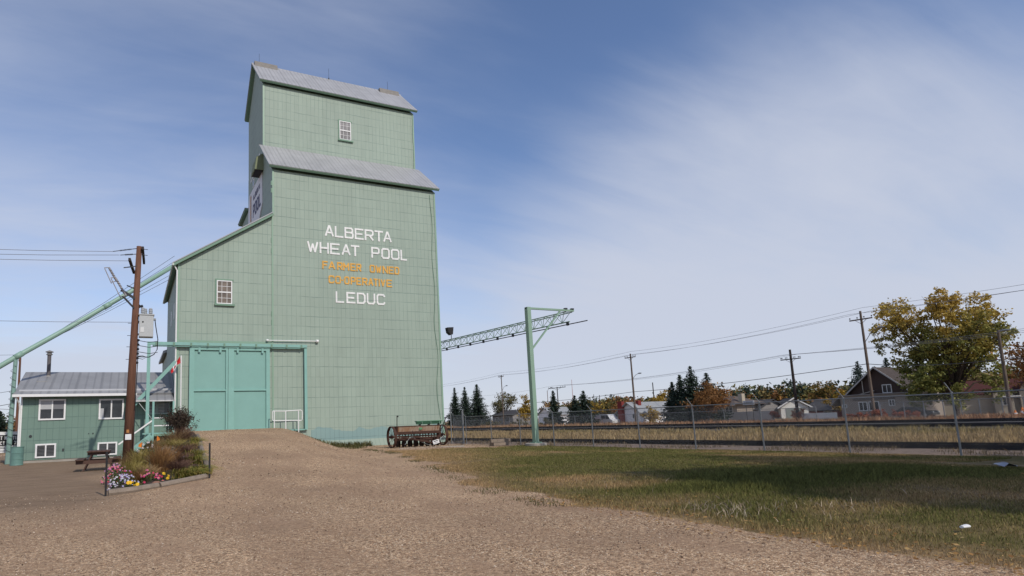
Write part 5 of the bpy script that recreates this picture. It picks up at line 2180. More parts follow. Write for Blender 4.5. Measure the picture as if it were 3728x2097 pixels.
h = gable_house('gabled_house', 'tall dark brown gabled house with pale stucco front half hidden by the largest tree', 'house', 105, 116, 51.0, 58.9, -.4, 3.7, 7.2, 'x', dark_wood, shingle('grey_brown_shingles', (.08, .066, .06)), .6)
p = MB()
p.prism([(104.30, 50.4, 3.20), (104.30, 54.95, 7.22), (104.30, 59.5, 3.20), (104.30, 59.5, 3.45), (104.30, 54.95, 7.47), (104.30, 50.4, 3.45)], (.06, 0, 0))
p.build('barge_board', worn('barge_grey', (.42, .41, .40), .7, .08, 3), h)
win_x(h, 105, 53.1, 54.4, 3.3, 4.6)
p = MB()
p.bar((104.7, 58.4, 3.1), (104.7, 55.4, 3.75), .1, .1)
p.bar((104.7, 57.0, 3.0), (104.7, 57.0, 5.5), .1, .1)
p.build('porch_timber', worn('pale_timber', (.42, .38, .33), .8, .1, 4), h)
p = MB()
p.box(100, 104.98, 46.8, 57.9, -.9, 3.05)
p.build('stucco_front', stucco, h)
p = MB()
p.prism([(99.7, 57.9, 3.05), (99.7, 59.2, 1.75), (99.7, 59.2, 1.6), (99.7, 57.9, 2.9)], (5.2, 0, 0))
p.box(99.8, 104.97, 46.7, 58.0, 3.052, 3.2)
p.build('flat_roof', worn('roof_edge', (.27, .25, .24), .8, .1, 3), h)
p = MB()
p.box(99.90, 99.995, 50.4, 56.0, 2.30, 2.75)
p.build('sign_band', worn('dim_band', (.20, .18, .16), .8, .15, 5), h)
win_x(h, 100, 54.1, 55.3, .7, 2.05)
win_x(h, 100, 52.5, 53.9, .7, 2.05)
win_x(h, 100, 50.4, 51.2, 1.3, 2.2)
win_x(h, 100, 57.0, 57.7, 1.25, 1.75)

h = gable_house('red_roofed_house', 'cream cottage under a dark red roof at the right, with two small gables', 'house', 109, 117, 41.6, 52, -.4, 2.6, 4.4, 'y', cream, red_sh, .5)
for ya, yb, zt in ((43.2, 45.2, 3.75), (41.45, 42.5, 3.85)):
    p = MB()
    p.prism([(107.9, ya, -.5), (107.9, yb, -.5), (107.9, yb, zt - 1.1), (107.9, (ya + yb) / 2, zt), (107.9, ya, zt - 1.1)], (1.2, 0, 0))
    p.build('gable_front', cream, h)
    p = MB()
    for a, b in ((ya - .2, (ya + yb) / 2), (yb + .2, (ya + yb) / 2)):
        p.prism([(107.6, a, zt - 1.3), (107.6, b, zt), (107.6, b, zt + .14), (107.6, a, zt - 1.16)], (2.6, 0, 0))
    p.build('gable_roof', red_sh, h)
win_x(h, 107.9, 43.5, 44.4, .8, 2.1)
p = MB()
p.box(106.9, 108.9, 42.6, 44.6, 1.95, 2.1)
p.build('porch_canopy', MAT['white'], h)

h.rotation_euler[2] = R(30)

# plain board fences between the yards
for nm, lb, x, y0, y1, z1, c in (
        ('board_fence', 'grey board fence before the brown house and long low building', 92.5, 63.8, 81.0, 1.25, (.42, .415, .41)),
        ('board_fence', 'pale weathered board fence right of the white garage', 97.5, 57.2, 63.4, .62, (.66, .65, .64))):
    t = thing(nm, lb, 'fence', (x, (y0 + y1) / 2, -.3))
    p = MB()
    y = y0
    while y < y1 - .1:
        p.box(x - .02, x + .02, y, y + .19, -.5, z1 + random.uniform(-.03, .03))
        y += .2
    p.build('boards', worn('fence_boards_%d' % int(x), c, .9, .15, 2), t)
    for y in np.arange(y0 + .5, y1, 2.4):
        p = MB()
        p.box(x + .022, x + .12, y, y + .1, -.5, z1 - .05)
        p.build('post', MAT['timber'], t)

ls = thing('station_name_sign', 'small grey name board on two posts beyond the railway', 'sign', (62, 45.6, -.2))
p = MB()
p.box(61.98, 62.03, 44.95, 46.3, 2.02, 2.48)
bd = p.build('board', worn('sign_grey', (.50, .52, .54), .6, .05, 4), ls)
p = MB()
for i, chh in enumerate('LEDUC'):
    glyph(p, chh, (61.978, 46.13 - i * .215, 2.14), (0, -1, 0), (0, 0, 1), (-1, 0, 0), .16, .22, .04, .006)
p.build('lettering', MAT['black'], bd)
for y in (46.0, 45.2):
    p = MB()
    p.tube([(62.06, y, -.5), (62.06, y, 2.4)], .035, 6)
    p.build('post', MAT['dark_steel'], ls)

# ------------------------------------------------------------------ vehicles, drawn nose towards -Y
def vehicle(name, label, cat, x, y, z, L, Wd, prof, glass, paint, wr=.34, wheels=(.18, .80)):
    """prof: side outline (along, height) in metres; glass: list of outlines; nose at along = 0"""
    t = thing(name, label, cat, (x, y, z))
    p = MB()
    p.prism([(x - Wd / 2, y + a - L / 2, z + b) for a, b in prof], (Wd, 0, 0))
    p.build('body', paint, t, bevel=.05)
    for gl in glass:
        p = MB()
        p.prism([(x - Wd / 2 - .012, y + a - L / 2, z + b) for a, b in gl], (Wd + .024, 0, 0))
        p.build('window', MAT['pane'], t)
    for f in wheels:
        for s in (-1, 1):
            p = MB()
            xx = x + s * (Wd / 2 - .08)
            p.lathe((xx, y + L * f - L / 2, z + wr), [(.12, -.11), (wr - .03, -.11), (wr, -.07), (wr, .07), (wr - .03, .11), (.12, .11)], 18, 'x')
            wv = p.build('wheel', MAT['black'], t)
            p = MB()
            p.lathe((xx + s * .02, y + L * f - L / 2, z + wr), [(.03, -.115), (.20, -.105), (.20, .105), (.03, .115)], 12, 'x')
            p.build('rim', MAT['galv'], wv)
    for s in (-1, 1):
        p = MB()
        p.box(x + s * (Wd / 2 - .22) - .12, x + s * (Wd / 2 - .22) + .12, y - L / 2 - .02, y - L / 2 + .06, z + .62, z + .76)
        p.build('headlight', MAT['porcelain'], t)
    return t


paint_w = worn('white_car_paint', (.66, .67, .68), .3, .03, 2, spec=.5)
suv_prof = [(0, .35), (0, .80), (.12, .95), (1.15, 1.05), (1.75, 1.62), (1.95, 1.68), (4.1, 1.68), (4.4, 1.1), (4.42, .35)]
suv_gl = [[(1.35, 1.08), (1.85, 1.58), (2.35, 1.58), (2.35, 1.08)], [(2.42, 1.08), (2.42, 1.58), (3.2, 1.58), (3.2, 1.08)], [(3.27, 1.08), (3.27, 1.58), (4.02, 1.58), (4.2, 1.08)]]
vehicle('suv', 'white sport utility vehicle parked by the right end of the white bungalow', 'car', 93.6, 86.0, -.5, 4.42, 1.8, suv_prof, suv_gl, paint_w)
van_prof = [(0, .35), (0, .95), (.5, 1.15), (1.15, 1.95), (1.4, 2.05), (4.9, 2.05), (4.95, .35)]
van_gl = [[(.70, 1.2), (1.2, 1.85), (1.75, 1.85), (1.75, 1.2)], [(1.85, 1.25), (1.85, 1.85), (2.9, 1.85), (2.9, 1.25)]]
vehicle('van', 'white van parked left of the red chimney', 'van', 82.4, 90.6, -.4, 4.95, 1.9, van_prof, van_gl, paint_w)
vehicle('van', 'white low van among shrubs, farthest left of the parked vehicles', 'van', 84.5, 97.6, -.6, 4.6, 1.9, [(0, .35), (0, .85), (.9, 1.0), (1.4, 1.55), (4.5, 1.55), (4.6, .35)], [[(1.0, 1.02), (1.45, 1.5), (1.9, 1.5), (1.9, 1.02)]], paint_w)
vehicle('dark_car', 'dark parked car with a bright headlamp glint under the largest tree', 'car', 92, 44.2, -.3, 4.5, 1.75, [(0, .3), (0, .68), (.2, .82), (1.3, .92), (2.0, 1.38), (3.3, 1.40), (4.1, .95), (4.5, .88), (4.5, .3)], [[(1.45, .94), (2.05, 1.33), (2.6, 1.34), (2.6, .94)], [(2.68, .94), (2.68, 1.34), (3.25, 1.34), (3.85, .94)]], worn('dark_car_paint', (.025, .028, .034), .25, .1, 3, spec=.6))
t = thing('orange_tent', 'small orange-red dome of fabric beside the white low van', 'tent', (80.5, 92.4, -.3))
p = MB()
p.lathe((80.5, 92.4, -.3), [(.62, 0), (.58, .35), (.36, .75), (.03, .95)], 10)
p.build('cover', worn('tent_orange', (.62, .09, .035), .7, .1, 4), t)
cone0 = None
for i, (x, y) in enumerate(((77, 28.75), (77.3, 28.3), (76.6, 27.9))):
    lb = ['orange traffic cone at the right edge, left of a taller pair', 'tallest orange traffic cone at the right edge by the leaning pole', 'orange traffic cone nearest the right edge of the view'][i]
    t = thing('traffic_cone', lb, 'traffic cone', (x, y, gz(x, y)), 'orange cones by the leaning pole')
    z = gz(x, y)
    hh = (.8, 1.05, .9)[i]
    p = MB()
    p.lathe((x, y, z), [(.30, 0), (.30, .05), (.2, .06), (.16, hh * .5), (.05, hh)], 12)
    p.build('cone', MAT['orange_flag'], t)
    p = MB()
    p.lathe((x, y, z + hh * .5), [(.165, 0), (.135, hh * .18)], 12)
    p.build('white_band', MAT['white'], t)

# ------------------------------------------------------------------ far poles and wires
def far_pole(label, x, y, h, mat, arm=None, lamp=None, r=.15, group='poles along the far street', lean=0):
    z0 = gz(x, y)
    t = thing('utility_pole', label, 'utility pole', (x, y, z0), group)
    p = MB()
    p.tube([(x, y, z0 - .4), (x, y + lean, z0 + h)], r, 9, r2=r * .65)
    p.build('pole', mat, t)
    if arm:
        for (z, half, ins) in arm:
            p = MB()
            p.box(x - .16, x - .06, y + lean - half, y + lean + half, z0 + z - .07, z0 + z + .07)
            p.bar((x - .11, y + lean - half * .5, z0 + z - .05), (x - .11, y + lean, z0 + z - .55), .03, .04)
            p.bar((x - .11, y + lean + half * .5, z0 + z - .05), (x - .11, y + lean, z0 + z - .55), .03, .04)
            p.build('crossarm', mat, t)
            p = MB()
            for q in ins:
                p.lathe((x - .11, y + lean + q * half, z0 + z + .07), [(.015, 0), (.02, .10), (.07, .13), (.08, .20), (.03, .26)], 8)
            p.build('insulator', MAT['dark_steel'], t)
    if lamp:
        z, L, dz = lamp
        p = MB()
        p.tube([(x - .1, y, z0 + z), (x - .4, y - L * .6, z0 + z + dz * .8), (x - .5, y - L, z0 + z + dz)], .035, 6)
        la = p.build('lamp_arm', MAT['galv'], t)
        p = MB()
        p.blob((x - .55, y - L - .3, z0 + z + dz), .16, .42, .11, 3, .0)
        p.build('lamp_head', MAT['galv'], la)
    return t


far_pole('brown pole between the three spruces and the mast, with a street lamp', 79.5, 122.0, 12.2, MAT['pole_grey'], [(11.85, 1.15, (-.9, -.3, .3, .9))], (8.3, 2.6, 1.2))
far_pole('brown pole in front of the white bungalow, with a street lamp', 78, 78.7, 12.2, MAT['pole_grey'], [(11.55, 1.25, (-.95, -.55, .55, .95)), ], (7.6, 2.0, 1.0), r=.19)
far_pole('tall brown pole in front of the dark gabled house', 78, 41.6, 12.9, MAT['pole_grey'], [(11.9, 1.25, (-.95, -.3, .3, .95))], (9.0, 1.9, 1.6), r=.18)
far_pole('leaning grey-green pole at the right edge of the view', 72, 27.2, 8.2, MAT['pole_grey'], None, (7.9, .5, .15), r=.17, lean=-.1)
far_pole('thick dark telegraph pole with a short crossarm above the white garage', 90, 58.4, 10.6, MAT['pole_dark'], [(9.15, 1.55, (-.95, -.8, -.45, -.3, .35, .5, .85, .97))], None, r=.24, group='poles')
far_pole('pole with a very wide crossarm right of the mast', 96, 122.3, 9.3, MAT['pole_dark'], [(9.05, 3.4, (-.95, -.7, -.45, .45, .7, .95))], None, r=.16, group='poles')
far_pole('thin rust pole with a bent lamp arm left of the wide crossarm', 99, 130.3, 8.8, MAT['pole_red'], None, (8.6, 2.2, .9), r=.10, group='poles')
far_pole('small distant pole left of the golden tree by the twin spruces', 112, 127.4, 7.5, MAT['pole_dark'], None, None, r=.11, group='poles')
far_pole('second small distant pole above the golden tree by the twin spruces', 112, 125.2, 7.2, MAT['pole_dark'], None, None, r=.13, group='poles')
far_pole('plain dark pole rising behind the white bungalow roof', 110, 104.8, 9.0, MAT['pole_dark'], None, None, r=.16, group='poles')
far_pole('brown pole with a crossarm behind the left end of the office', -10.75, 75, 10.2, MAT['pole_red'], [(9.85, 1.0, ())], None, r=.15, group='poles')
p_left = bpy.data.objects[-1] if False else None
bm_ = thing('radio_mast', 'slender red and white radio mast far off right of the green mast', 'radio mast', (210, 255, 0))
p = MB()
for k in range(12):
    pass
p.tube([(210, 255, -1), (210, 255, 21)], .22, 5, r2=.1)
p.build('mast_shaft', worn('mast_red', (.42, .22, .20), .7, .2, .3), bm_)

HV = [(79.5 - .11, 122.0, 12.05), (78 - .11, 78.7, 11.9), (78 - .11, 41.6, 12.6)]
for i, (dy, dz, lb) in enumerate(((-.35, .55, 'topmost street wire over the house tops'), (1.15, .0, 'street wire on the left end of the crossarms'), (-1.15, .0, 'street wire on the right end of the crossarms'))):
    pts = [(82, 175 + dy, 12.0 + dz)] + [(x, y + dy, z + dz - (.2 if k else .1)) for k, (x, y, z) in enumerate(HV)] + [(77.9, 2 + dy, 12.6 + dz)]
    wire(lb, pts, .016, 'street wires on the far poles', 'alu_wire', .55)
wire('thick dark communication cable strung low between the far poles', [(81, 160, 5.3), (79.4, 122, 5.0), (77.9, 78.7, 5.3), (77.9, 41.6, 6.3), (72, 27.2, 5.2), (72, 8, 5.6)], .036, 'low cables on the far poles', 'wire', .35)
wire('thin railway telegraph wire on the thick dark pole, upper', [(95.9, 122, 9.3), (89.9, 58.4 + 1.3, 9.6), (84, 8, 9.8)], .018, 'telegraph wires', 'alu_wire', .7)
wire('thin railway telegraph wire on the thick dark pole, lower', [(95.9, 119.5, 9.3), (89.9, 58.4 - 1.3, 9.5), (84, 4, 9.6)], .018, 'telegraph wires', 'alu_wire', .9)
wire('middle thin telegraph wire through the wide crossarm', [(92, 170, 9.2), (95.9, 124, 9.35), (89.9, 58.4 + .5, 9.55), (84, 6, 9.7)], .018, 'telegraph wires', 'alu_wire', .8)
wire('wire from the far left crossarm towards the left edge', [(-10.8, 74.2, 9.9), (-60, 66, 9.0)], .014, 'wires at the far left', 'wire', .5)
wire('sagging service cable below the far left crossarm', [(-5.9, 39.0, 3.2), (-14, 40, 2.5), (-30, 41, 4.5)], .014, 'wires at the far left', 'wire', .2)
wire('upper service cable on the spout support post', [(-5.9, 39.1, 3.9), (-16, 42, 3.2), (-34, 44, 4.5)], .010, 'wires at the far left', 'wire', .2)
wire('taut service cable from the support post to the left edge', [(-5.9, 39.1, 2.9), (-30, 41, 5.2)], .010, 'wires at the far left', 'wire', .1)
# ------------------------------------------------------------------ flower bed
fb = thing('flower_bed', 'long raised flower bed edged with grey timbers beside the gravel ramp', 'flower bed', (1.0, 20, 0))


def edge_timber(pts, r=.085, lift=.05):
    p = MB()
    p.tube([(x, y, gz(x, y) + lift) for x, y in pts], r, 8)
    return p


edge_timber([(-.44, 15.95), (.1, 16.05), (.62, 16.3)], .085).build('edge_timber', MAT['timber'], fb)
edge_timber([(.66, 16.28), (1.2, 16.62), (1.80, 17.1)], .085).build('edge_timber', MAT['timber'], fb)
for a, b in (((2.0, 18.2), (2.15, 20.4)), ((2.16, 20.55), (2.32, 23.2)), ((2.34, 23.3), (2.52, 25.8)), ((2.53, 25.9), (2.72, 28.3)), ((2.73, 28.4), (2.90, 31.2))):
    edge_timber([a, b], .09, .06).build('edge_timber', MAT['timber'], fb)
# soil sheet
V, F = [], []
ys = np.linspace(16.0, 34.5, 38)
L_ = np.interp(ys, [16, 17, 20, 26, 30, 34.5], [-.42, -.42, -.5, -.35, -.1, .6])
R_ = np.interp(ys, [16, 16.3, 17.1, 18.2, 23.2, 31.2, 34.5], [.1, .62, 1.8, 1.98, 2.3, 2.88, 3.0])
nX = 12
for i, y in enumerate(ys):
    for j in range(nX + 1):
        x = L_[i] + (R_[i] - L_[i]) * j / nX
        V.append((x, y, gz(x, y) + .03 + .07 * (0 < j < nX) * random.random()))
for i in range(len(ys) - 1):
    for j in range(nX):
        a = i * (nX + 1) + j
        F.append((a, a + 1, a + nX + 2, a + nX + 1))
npmesh('soil', np.array(V), np.array(F), MAT['soil'], fb)


def blades(root, n, h, spread, width, mat, seed, arch=.5, name='leaves', up0=.0):
    """strap leaves arching out of one spot"""
    g = np.random.default_rng(seed)
    x, y, z = root
    V, F = [], []
    for i in range(n):
        a = g.uniform(0, 6.283)
        hh = h * g.uniform(.6, 1.15)
        r = spread * g.uniform(.25, 1.0)
        bx, by = x + g.normal() * spread * .18, y + g.normal() * spread * .18
        w = width * g.uniform(.7, 1.2)
        px_, py_ = -math.sin(a) * w / 2, math.cos(a) * w / 2
        k0 = len(V)
        st = 4
        for s in range(st + 1):
            u = s / st
            rr = r * u ** 1.3
            zz_ = z + up0 + hh * (u - arch * u * u * (.6 + .5 * r / max(spread, .01)))
            ww = (1 - u * .85)
            V += [(bx + math.cos(a) * rr - px_ * ww, by + math.sin(a) * rr - py_ * ww, zz_), (bx + math.cos(a) * rr + px_ * ww, by + math.sin(a) * rr + py_ * ww, zz_ + .004)]
            if s:
                F.append((k0 + 2 * s - 2, k0 + 2 * s - 1, k0 + 2 * s + 1, k0 + 2 * s))
    return np.array(V), np.array(F)


def blooms(par, pts, r, mat, nm='blooms', eye=None, petals=6):
    p = MB()
    e = MB()
    g = np.random.default_rng(len(pts) * 7 + int(r * 1000))
    for (x, y, z) in pts:
        n = Vector((g.normal() * .35, -.75 + g.normal() * .25, .65)).normalized()
        s = n.cross(Vector((0, 0, 1))).normalized()
        u = s.cross(n)
        rr = r * g.uniform(.75, 1.2)
        c = Vector((x, y, z))
        vs = [c + n * .008]
        m_ = petals * 2
        for j in range(m_):
            t = 6.283 * j / m_
            q = rr * (1.0 if j % 2 else .72)
            vs.append(c + (s * math.cos(t) + u * math.sin(t)) * q)
        p.add(vs, [(0, j + 1, (j + 1) % m_ + 1) for j in range(m_)])
        if eye:
            k = 6
            vs = [c + n * .014 + (s * math.cos(6.283 * j / k) + u * math.sin(6.283 * j / k)) * rr * .32 for j in range(k)]
            e.add(vs, [tuple(range(k))])
    o = p.build(nm, mat, par)
    if eye:
        e.build('bloom_eye', eye, o)
    return o


PM = {
    'lily': leafmat('daylily_leaves', lk(1.25, [(0, (.10, .11, .022)), (.45, (.17, .17, .035)), (.8, (.27, .22, .055)), (1, (.36, .23, .085))])),
    'green': leafmat('flower_foliage', lk(1.5, [(0, (.022, .035, .012)), (.6, (.05, .068, .022)), (1, (.09, .10, .035))])),
    'dry': leafmat('dry_stems', lk(1.5, [(0, (.11, .065, .03)), (.5, (.20, .125, .06)), (1, (.31, .22, .11))])),
    'ginger': leafmat('gingery_fronds', lk(1.5, [(0, (.10, .048, .020)), (.5, (.18, .092, .036)), (1, (.26, .155, .06))])),
    'lime': leafmat('yellowing_stems', lk(1.5, [(0, (.10, .085, .02)), (.5, (.21, .165, .045)), (1, (.36, .29, .11))])),
    'maroon': leafmat('maroon_stems', lk(1.5, [(0, (.055, .028, .022)), (.5, (.095, .05, .036)), (1, (.15, .09, .06))])),
    'silver': leafmat('silvery_leaves', lk(1.5, [(0, (.12, .125, .10)), (.5, (.20, .20, .165)), (1, (.30, .29, .25))])),
}
BL = {k: worn('petal_' + k, c, .7, .15, 30) for k, c in dict(pink=(.50, .10, .24), mauve=(.42, .20, .40), white=(.58, .56, .60), yellow=(.74, .44, .02), red=(.46, .03, .09), lilac=(.30, .27, .44)).items()}
EYE_D = worn('dark_eye', (.10, .03, .14), .8, .2, 30)
EYE_Y = worn('yellow_eye', (.55, .35, .03), .8, .2, 30)


def clump(name, label, cat, x, y, mat, n, h, spread, width, seed, group=None, arch=.5):
    z = gz(x, y) + .03
    t = thing(name, label, cat, (x, y, z), group)
    V, F = blades((x, y, z), n, h, spread, width, mat, seed, arch)
    npmesh('leaves', V, F, mat, t)
    return t


def mound(name, label, cat, x, y, w, h, mat, seed, n=260, leaf=.06, group=None):
    """a mound of small leaves; returns thing and a function for points on its surface"""
    g = np.random.default_rng(seed)
    z = gz(x, y) + .02
    t = thing(name, label, cat, (x, y, z), group)
    d = g.normal(size=(n, 3))
    d /= np.linalg.norm(d, axis=1, keepdims=True)
    d[:, 2] = np.abs(d[:, 2])
    r = g.uniform(.35, 1, n)[:, None] ** .5
    C = np.array([x, y, z]) + d * r * np.array([w / 2, w / 2, h])
    V, F = leaf_quads(C, leaf, g)
    npmesh('foliage', V, F, mat, t)

    def surf(k, sd):
        g2 = np.random.default_rng(sd)
        e = g2.normal(size=(k, 3))
        e /= np.linalg.norm(e, axis=1, keepdims=True)
        e[:, 2] = np.abs(e[:, 2])
        e[:, 1] = -np.abs(e[:, 1]) * .9 + .1 * e[:, 1]
        return [tuple(q) for q in np.array([x, y, z]) + e * np.array([w / 2, w / 2, h]) * 1.03]
    return t, surf


GD = 'daylily clumps along the bed'
for i, (x, y, lb) in enumerate(((1.25, 17.3, 'daylily clump at the front timber, left one of three'), (1.55, 17.25, 'daylily clump at the front timber, middle of three'), (1.80, 17.75, 'daylily clump at the front right corner by the black post'),
                                (1.85, 20.3, 'daylily clump halfway up the right edge, lower one'), (2.00, 22.0, 'daylily clump halfway up the right edge, upper one'), (2.15, 25.2, 'large daylily clump near the top right edge'), (2.40, 27.0, 'daylily clump at the top right, just below the bush'))):
    clump('daylily', lb, 'plant', x, y, PM['lily'], 170, .66 + .06 * (i > 2), .50, .026, 100 + i, GD, .75)
t, sf = mound('petunias', 'white and lilac petunia mound in the front left corner of the bed', 'flowers', -.14, 17.2, .72, .34, PM['green'], 120)
blooms(t, sf(40, 1), .026, BL['lilac'], 'blooms', BL['white'])
blooms(t, sf(26, 2), .030, BL['white'], 'white_blooms', EYE_D)
t, sf = mound('petunias', 'magenta petunia mound behind the white and lilac one', 'flowers', -.22, 18.5, .75, .42, PM['green'], 121)
blooms(t, sf(26, 3), .028, BL['red'], 'blooms')
blooms(t, sf(16, 33), .028, BL['mauve'], 'pale_blooms')
t, sf = mound('cosmos', 'pink cosmos by the left black post', 'flowers', -.38, 19.4, .70, .46, PM['green'], 122, leaf=.05)
blooms(t, sf(28, 4), .036, BL['pink'], 'blooms', EYE_Y)
t, sf = mound('cosmos', 'pale mauve cosmos under the picnic table end', 'flowers', -.40, 22.4, .7, .40, PM['green'], 123, leaf=.05)
blooms(t, sf(20, 5), .036, BL['mauve'], 'blooms', EYE_Y)
GMG = 'marigolds along the front of the bed'
for i, (x, y, k, lb) in enumerate(((-.02, 16.75, 2, 'marigold with low orange-yellow blooms next to the petunia mound'), (.10, 17.15, 4, 'marigold with a wide yellow bloom cluster behind the others'), (.24, 16.6, 2, 'marigold with a single round bloom left of the timber joint'), (.86, 17.7, 3, 'marigold alone between the zinnias and the daylilies'))):
    t, sf = mound('marigold', lb, 'flowers', x, y, .20, .20, PM['green'], 130 + i, 60, .05, GMG)
    blooms(t, sf(k, 6 + i), .048, BL['yellow'], 'blooms', None, 9)
t, sf = mound('zinnias', 'pink and red zinnias in the middle of the bed front', 'flowers', .50, 17.5, .55, .36, PM['green'], 125, 200)
blooms(t, sf(13, 20), .040, BL['pink'], 'blooms', EYE_Y)
blooms(t, sf(6, 21), .038, BL['red'], 'red_blooms')
t, sf = mound('daisies', 'white daisies at the back left of the bed beside an orange flag', 'flowers', .62, 30.0, .9, .85, PM['green'], 126, 260, .07)
blooms(t, sf(34, 22), .055, BL['white'], 'blooms', EYE_Y)
GX = 'dry grasses and perennials in the bed'
for i, (x, y, m_, n, h, s, w, lb) in enumerate((
        (.75, 19.6, 'ginger', 420, .95, .42, .012, 'tall gingery feathery plant in the middle of the bed'),
        (1.00, 20.3, 'ginger', 300, .85, .38, .012, 'gingery feathery plant right of the tall middle one'),
        (.15, 18.8, 'lime', 260, .50, .34, .014, 'yellowing stems behind the magenta petunias'),
        (.38, 18.4, 'dry', 260, .48, .32, .014, 'straw-coloured stems between lime stems and gingery plant'),
        (.05, 20.8, 'lime', 240, .60, .36, .013, 'yellow-green grass clump near the pole foot, lower one'),
        (.25, 17.7, 'ginger', 220, .38, .34, .012, 'low rust-brown clump behind the marigolds'),
        (.30, 23.8, 'lime', 300, .85, .50, .014, 'yellow-green grass clump near the pole foot, upper one'),
        (1.25, 19.0, 'maroon', 260, .42, .42, .012, 'low maroon stems left of the lower daylilies'),
        (1.45, 20.6, 'maroon', 260, .48, .42, .012, 'maroon stems among the round stones'),
        (1.75, 23.6, 'maroon', 280, .50, .48, .013, 'dark red sedum-like clump by the right edge'),
        (1.20, 24.6, 'silver', 260, .55, .50, .022, 'silvery-leaved clump in the middle of the upper bed'),
        (.85, 22.4, 'silver', 200, .48, .42, .024, 'grey-green leafy clump left of the round stones'),
        (1.55, 26.8, 'lime', 300, .60, .55, .014, 'olive grass clump in the upper bed'),
        (1.05, 27.5, 'dry', 320, .80, .58, .013, 'dry straw grass clump in the upper bed'),
        (1.75, 29.4, 'dry', 340, .85, .60, .013, 'dry straw grass just below the dark bush'),
        (2.15, 29.6, 'maroon', 320, .80, .55, .014, 'dark stalks right below the bush'),
        (1.10, 31.2, 'dry', 320, .95, .60, .014, 'tall dry stalks at the back by the porch'),
        (.15, 28.2, 'maroon', 260, .75, .45, .013, 'dark weedy stalks at the foot of the brown pole'),
        (.55, 26.0, 'green', 300, .75, .55, .02, 'green leafy clump behind the pole-side grasses'),
        (-.05, 25.6, 'dry', 260, .70, .45, .013, 'dry stalks left of the pole foot'))):
    clump('perennial', lb, 'plant', x, y, PM[m_], int(n * 1.5), h * 1.08, s * 1.15, w, 140 + i, GX, .28)
GR = 'stones in the flower bed'
for i, (x, y, r, lb) in enumerate(((1.16, 20.9, .15, 'pale round stone, brightest in the bed'), (1.24, 22.3, .24, 'large pinkish stone behind the pale round one'), (1.66, 22.2, .13, 'small grey stone right of the pinkish one'), (.60, 16.65, .12, 'reddish stone at the front timber joint'), (1.95, 30.6, .30, 'grey stone under the dark bush'))):
    p = MB()
    p.blob((x, y, gz(x, y) + r * .45), r, r * .8, r * .75, i, .10, 12, 8)
    tag(p.build('stone', worn('stone_%d' % i, [(.52, .47, .42), (.34, .235, .19), (.36, .35, .33), (.25, .13, .09), (.25, .23, .21)][i], .9, .25, 7), smooth=True), lb, 'stone', GR)
GF = 'orange marker flags in the bed'
for i, (x, y, z, lb) in enumerate(((1.02, 29.2, .34, 'orange marker flag right of the white daisies'), (.42, 28.4, .28, 'orange marker flag left of the white daisies'))):
    zb = gz(x, y)
    t = thing('marker_flag', lb, 'marker flag', (x, y, zb), GF)
    zz_ = zb + .72
    p = MB()
    p.tube([(x, y, zb), (x, y, zz_ + .3)], .006, 4)
    p.build('wire_stem', MAT['dark_steel'], t)
    p = MB()
    sgn = 1 if i == 0 else -1
    p.prism([(x, y, zz_), (x + .14 * sgn, y - .03, zz_ + .06), (x + .11 * sgn, y - .05, zz_ + .16), (x + .02, y, zz_ + .24)], (0, .012, 0))
    p.build('flag', MAT['orange_flag'], t)
for lb, x, y, h in (('black marker post at the front left corner of the flower bed', -.49, 15.88, .98), ('black marker post at the front right corner of the flower bed', 1.90, 17.15, .90)):
    z = gz(x, y)
    p = MB()
    p.box(x - .022, x + .022, y - .022, y + .022, z - .2, z + h)
    p.box(x - .026, x + .026, y - .026, y + .026, z + h + .001, z + h + .012)
    tag(p.build('marker_post', MAT['black']), lb, 'post', 'black posts at the bed corners')
# the dark bush at the top of the bed
g = np.random.default_rng(9)
bx, by = 2.22, 33.0
bz = gz(bx, by)
bush = thing('bush', 'dark purplish-brown twiggy bush beside the barn doors', 'bush', (bx, by, bz))
p = MB()
tips = []
for i in range(130):
    a, r, hh = g.uniform(0, 6.283), g.uniform(.1, 1.0), g.uniform(.85, 1.72)
    e = Vector((bx + math.cos(a) * r, by + math.sin(a) * r * .8, bz + hh * (1 - .28 * r)))
    m_ = Vector((bx + math.cos(a) * r * .35, by + math.sin(a) * r * .3, bz + hh * .5))
    p.tube([(bx + g.normal() * .06, by + g.normal() * .06, bz), m_, e], [.013, .009, .003], 4)
    tips += [(m_.lerp(e, u)) for u in np.linspace(.1, 1.05, 18)]
p.build('twig', worn('twig_bark', (.06, .042, .036), .9, .3, 9), bush)
C = np.repeat(np.array([tuple(q) for q in tips]), 2, 0)
C = C + g.normal(size=C.shape) * .055
V, F = leaf_quads(C, .085, g, aspect=.55)
npmesh('leaves', V, F, LM['brownbush'], bush)

# ------------------------------------------------------------------ grass, gravel, leaves
def grass_mat(name, k=1.0):
    m = M(name, .8, 0, .15)
    at = m.n('Attribute')
    at.attribute_name = 'tint'
    c = m.mix(1.0, at.outputs['Color'], m.ramp(m.rand(), [(0, (.55, .55, .55)), (1, (1.45, 1.45, 1.45))]), 'MULTIPLY')
    m.color(c)
    tr_ = m.n('BsdfTranslucent')
    m.l(c, tr_.inputs[0])
    mx_ = m.n('MixShader')
    mx_.inputs[0].default_value = .2
    m.l(m.b.outputs[0], mx_.inputs[1])
    m.l(tr_.outputs[0], mx_.inputs[2])
    m.l(mx_.outputs[0], m.t.nodes['Material Output'].inputs[0])
    return m.m


GM = grass_mat('grass_blades')


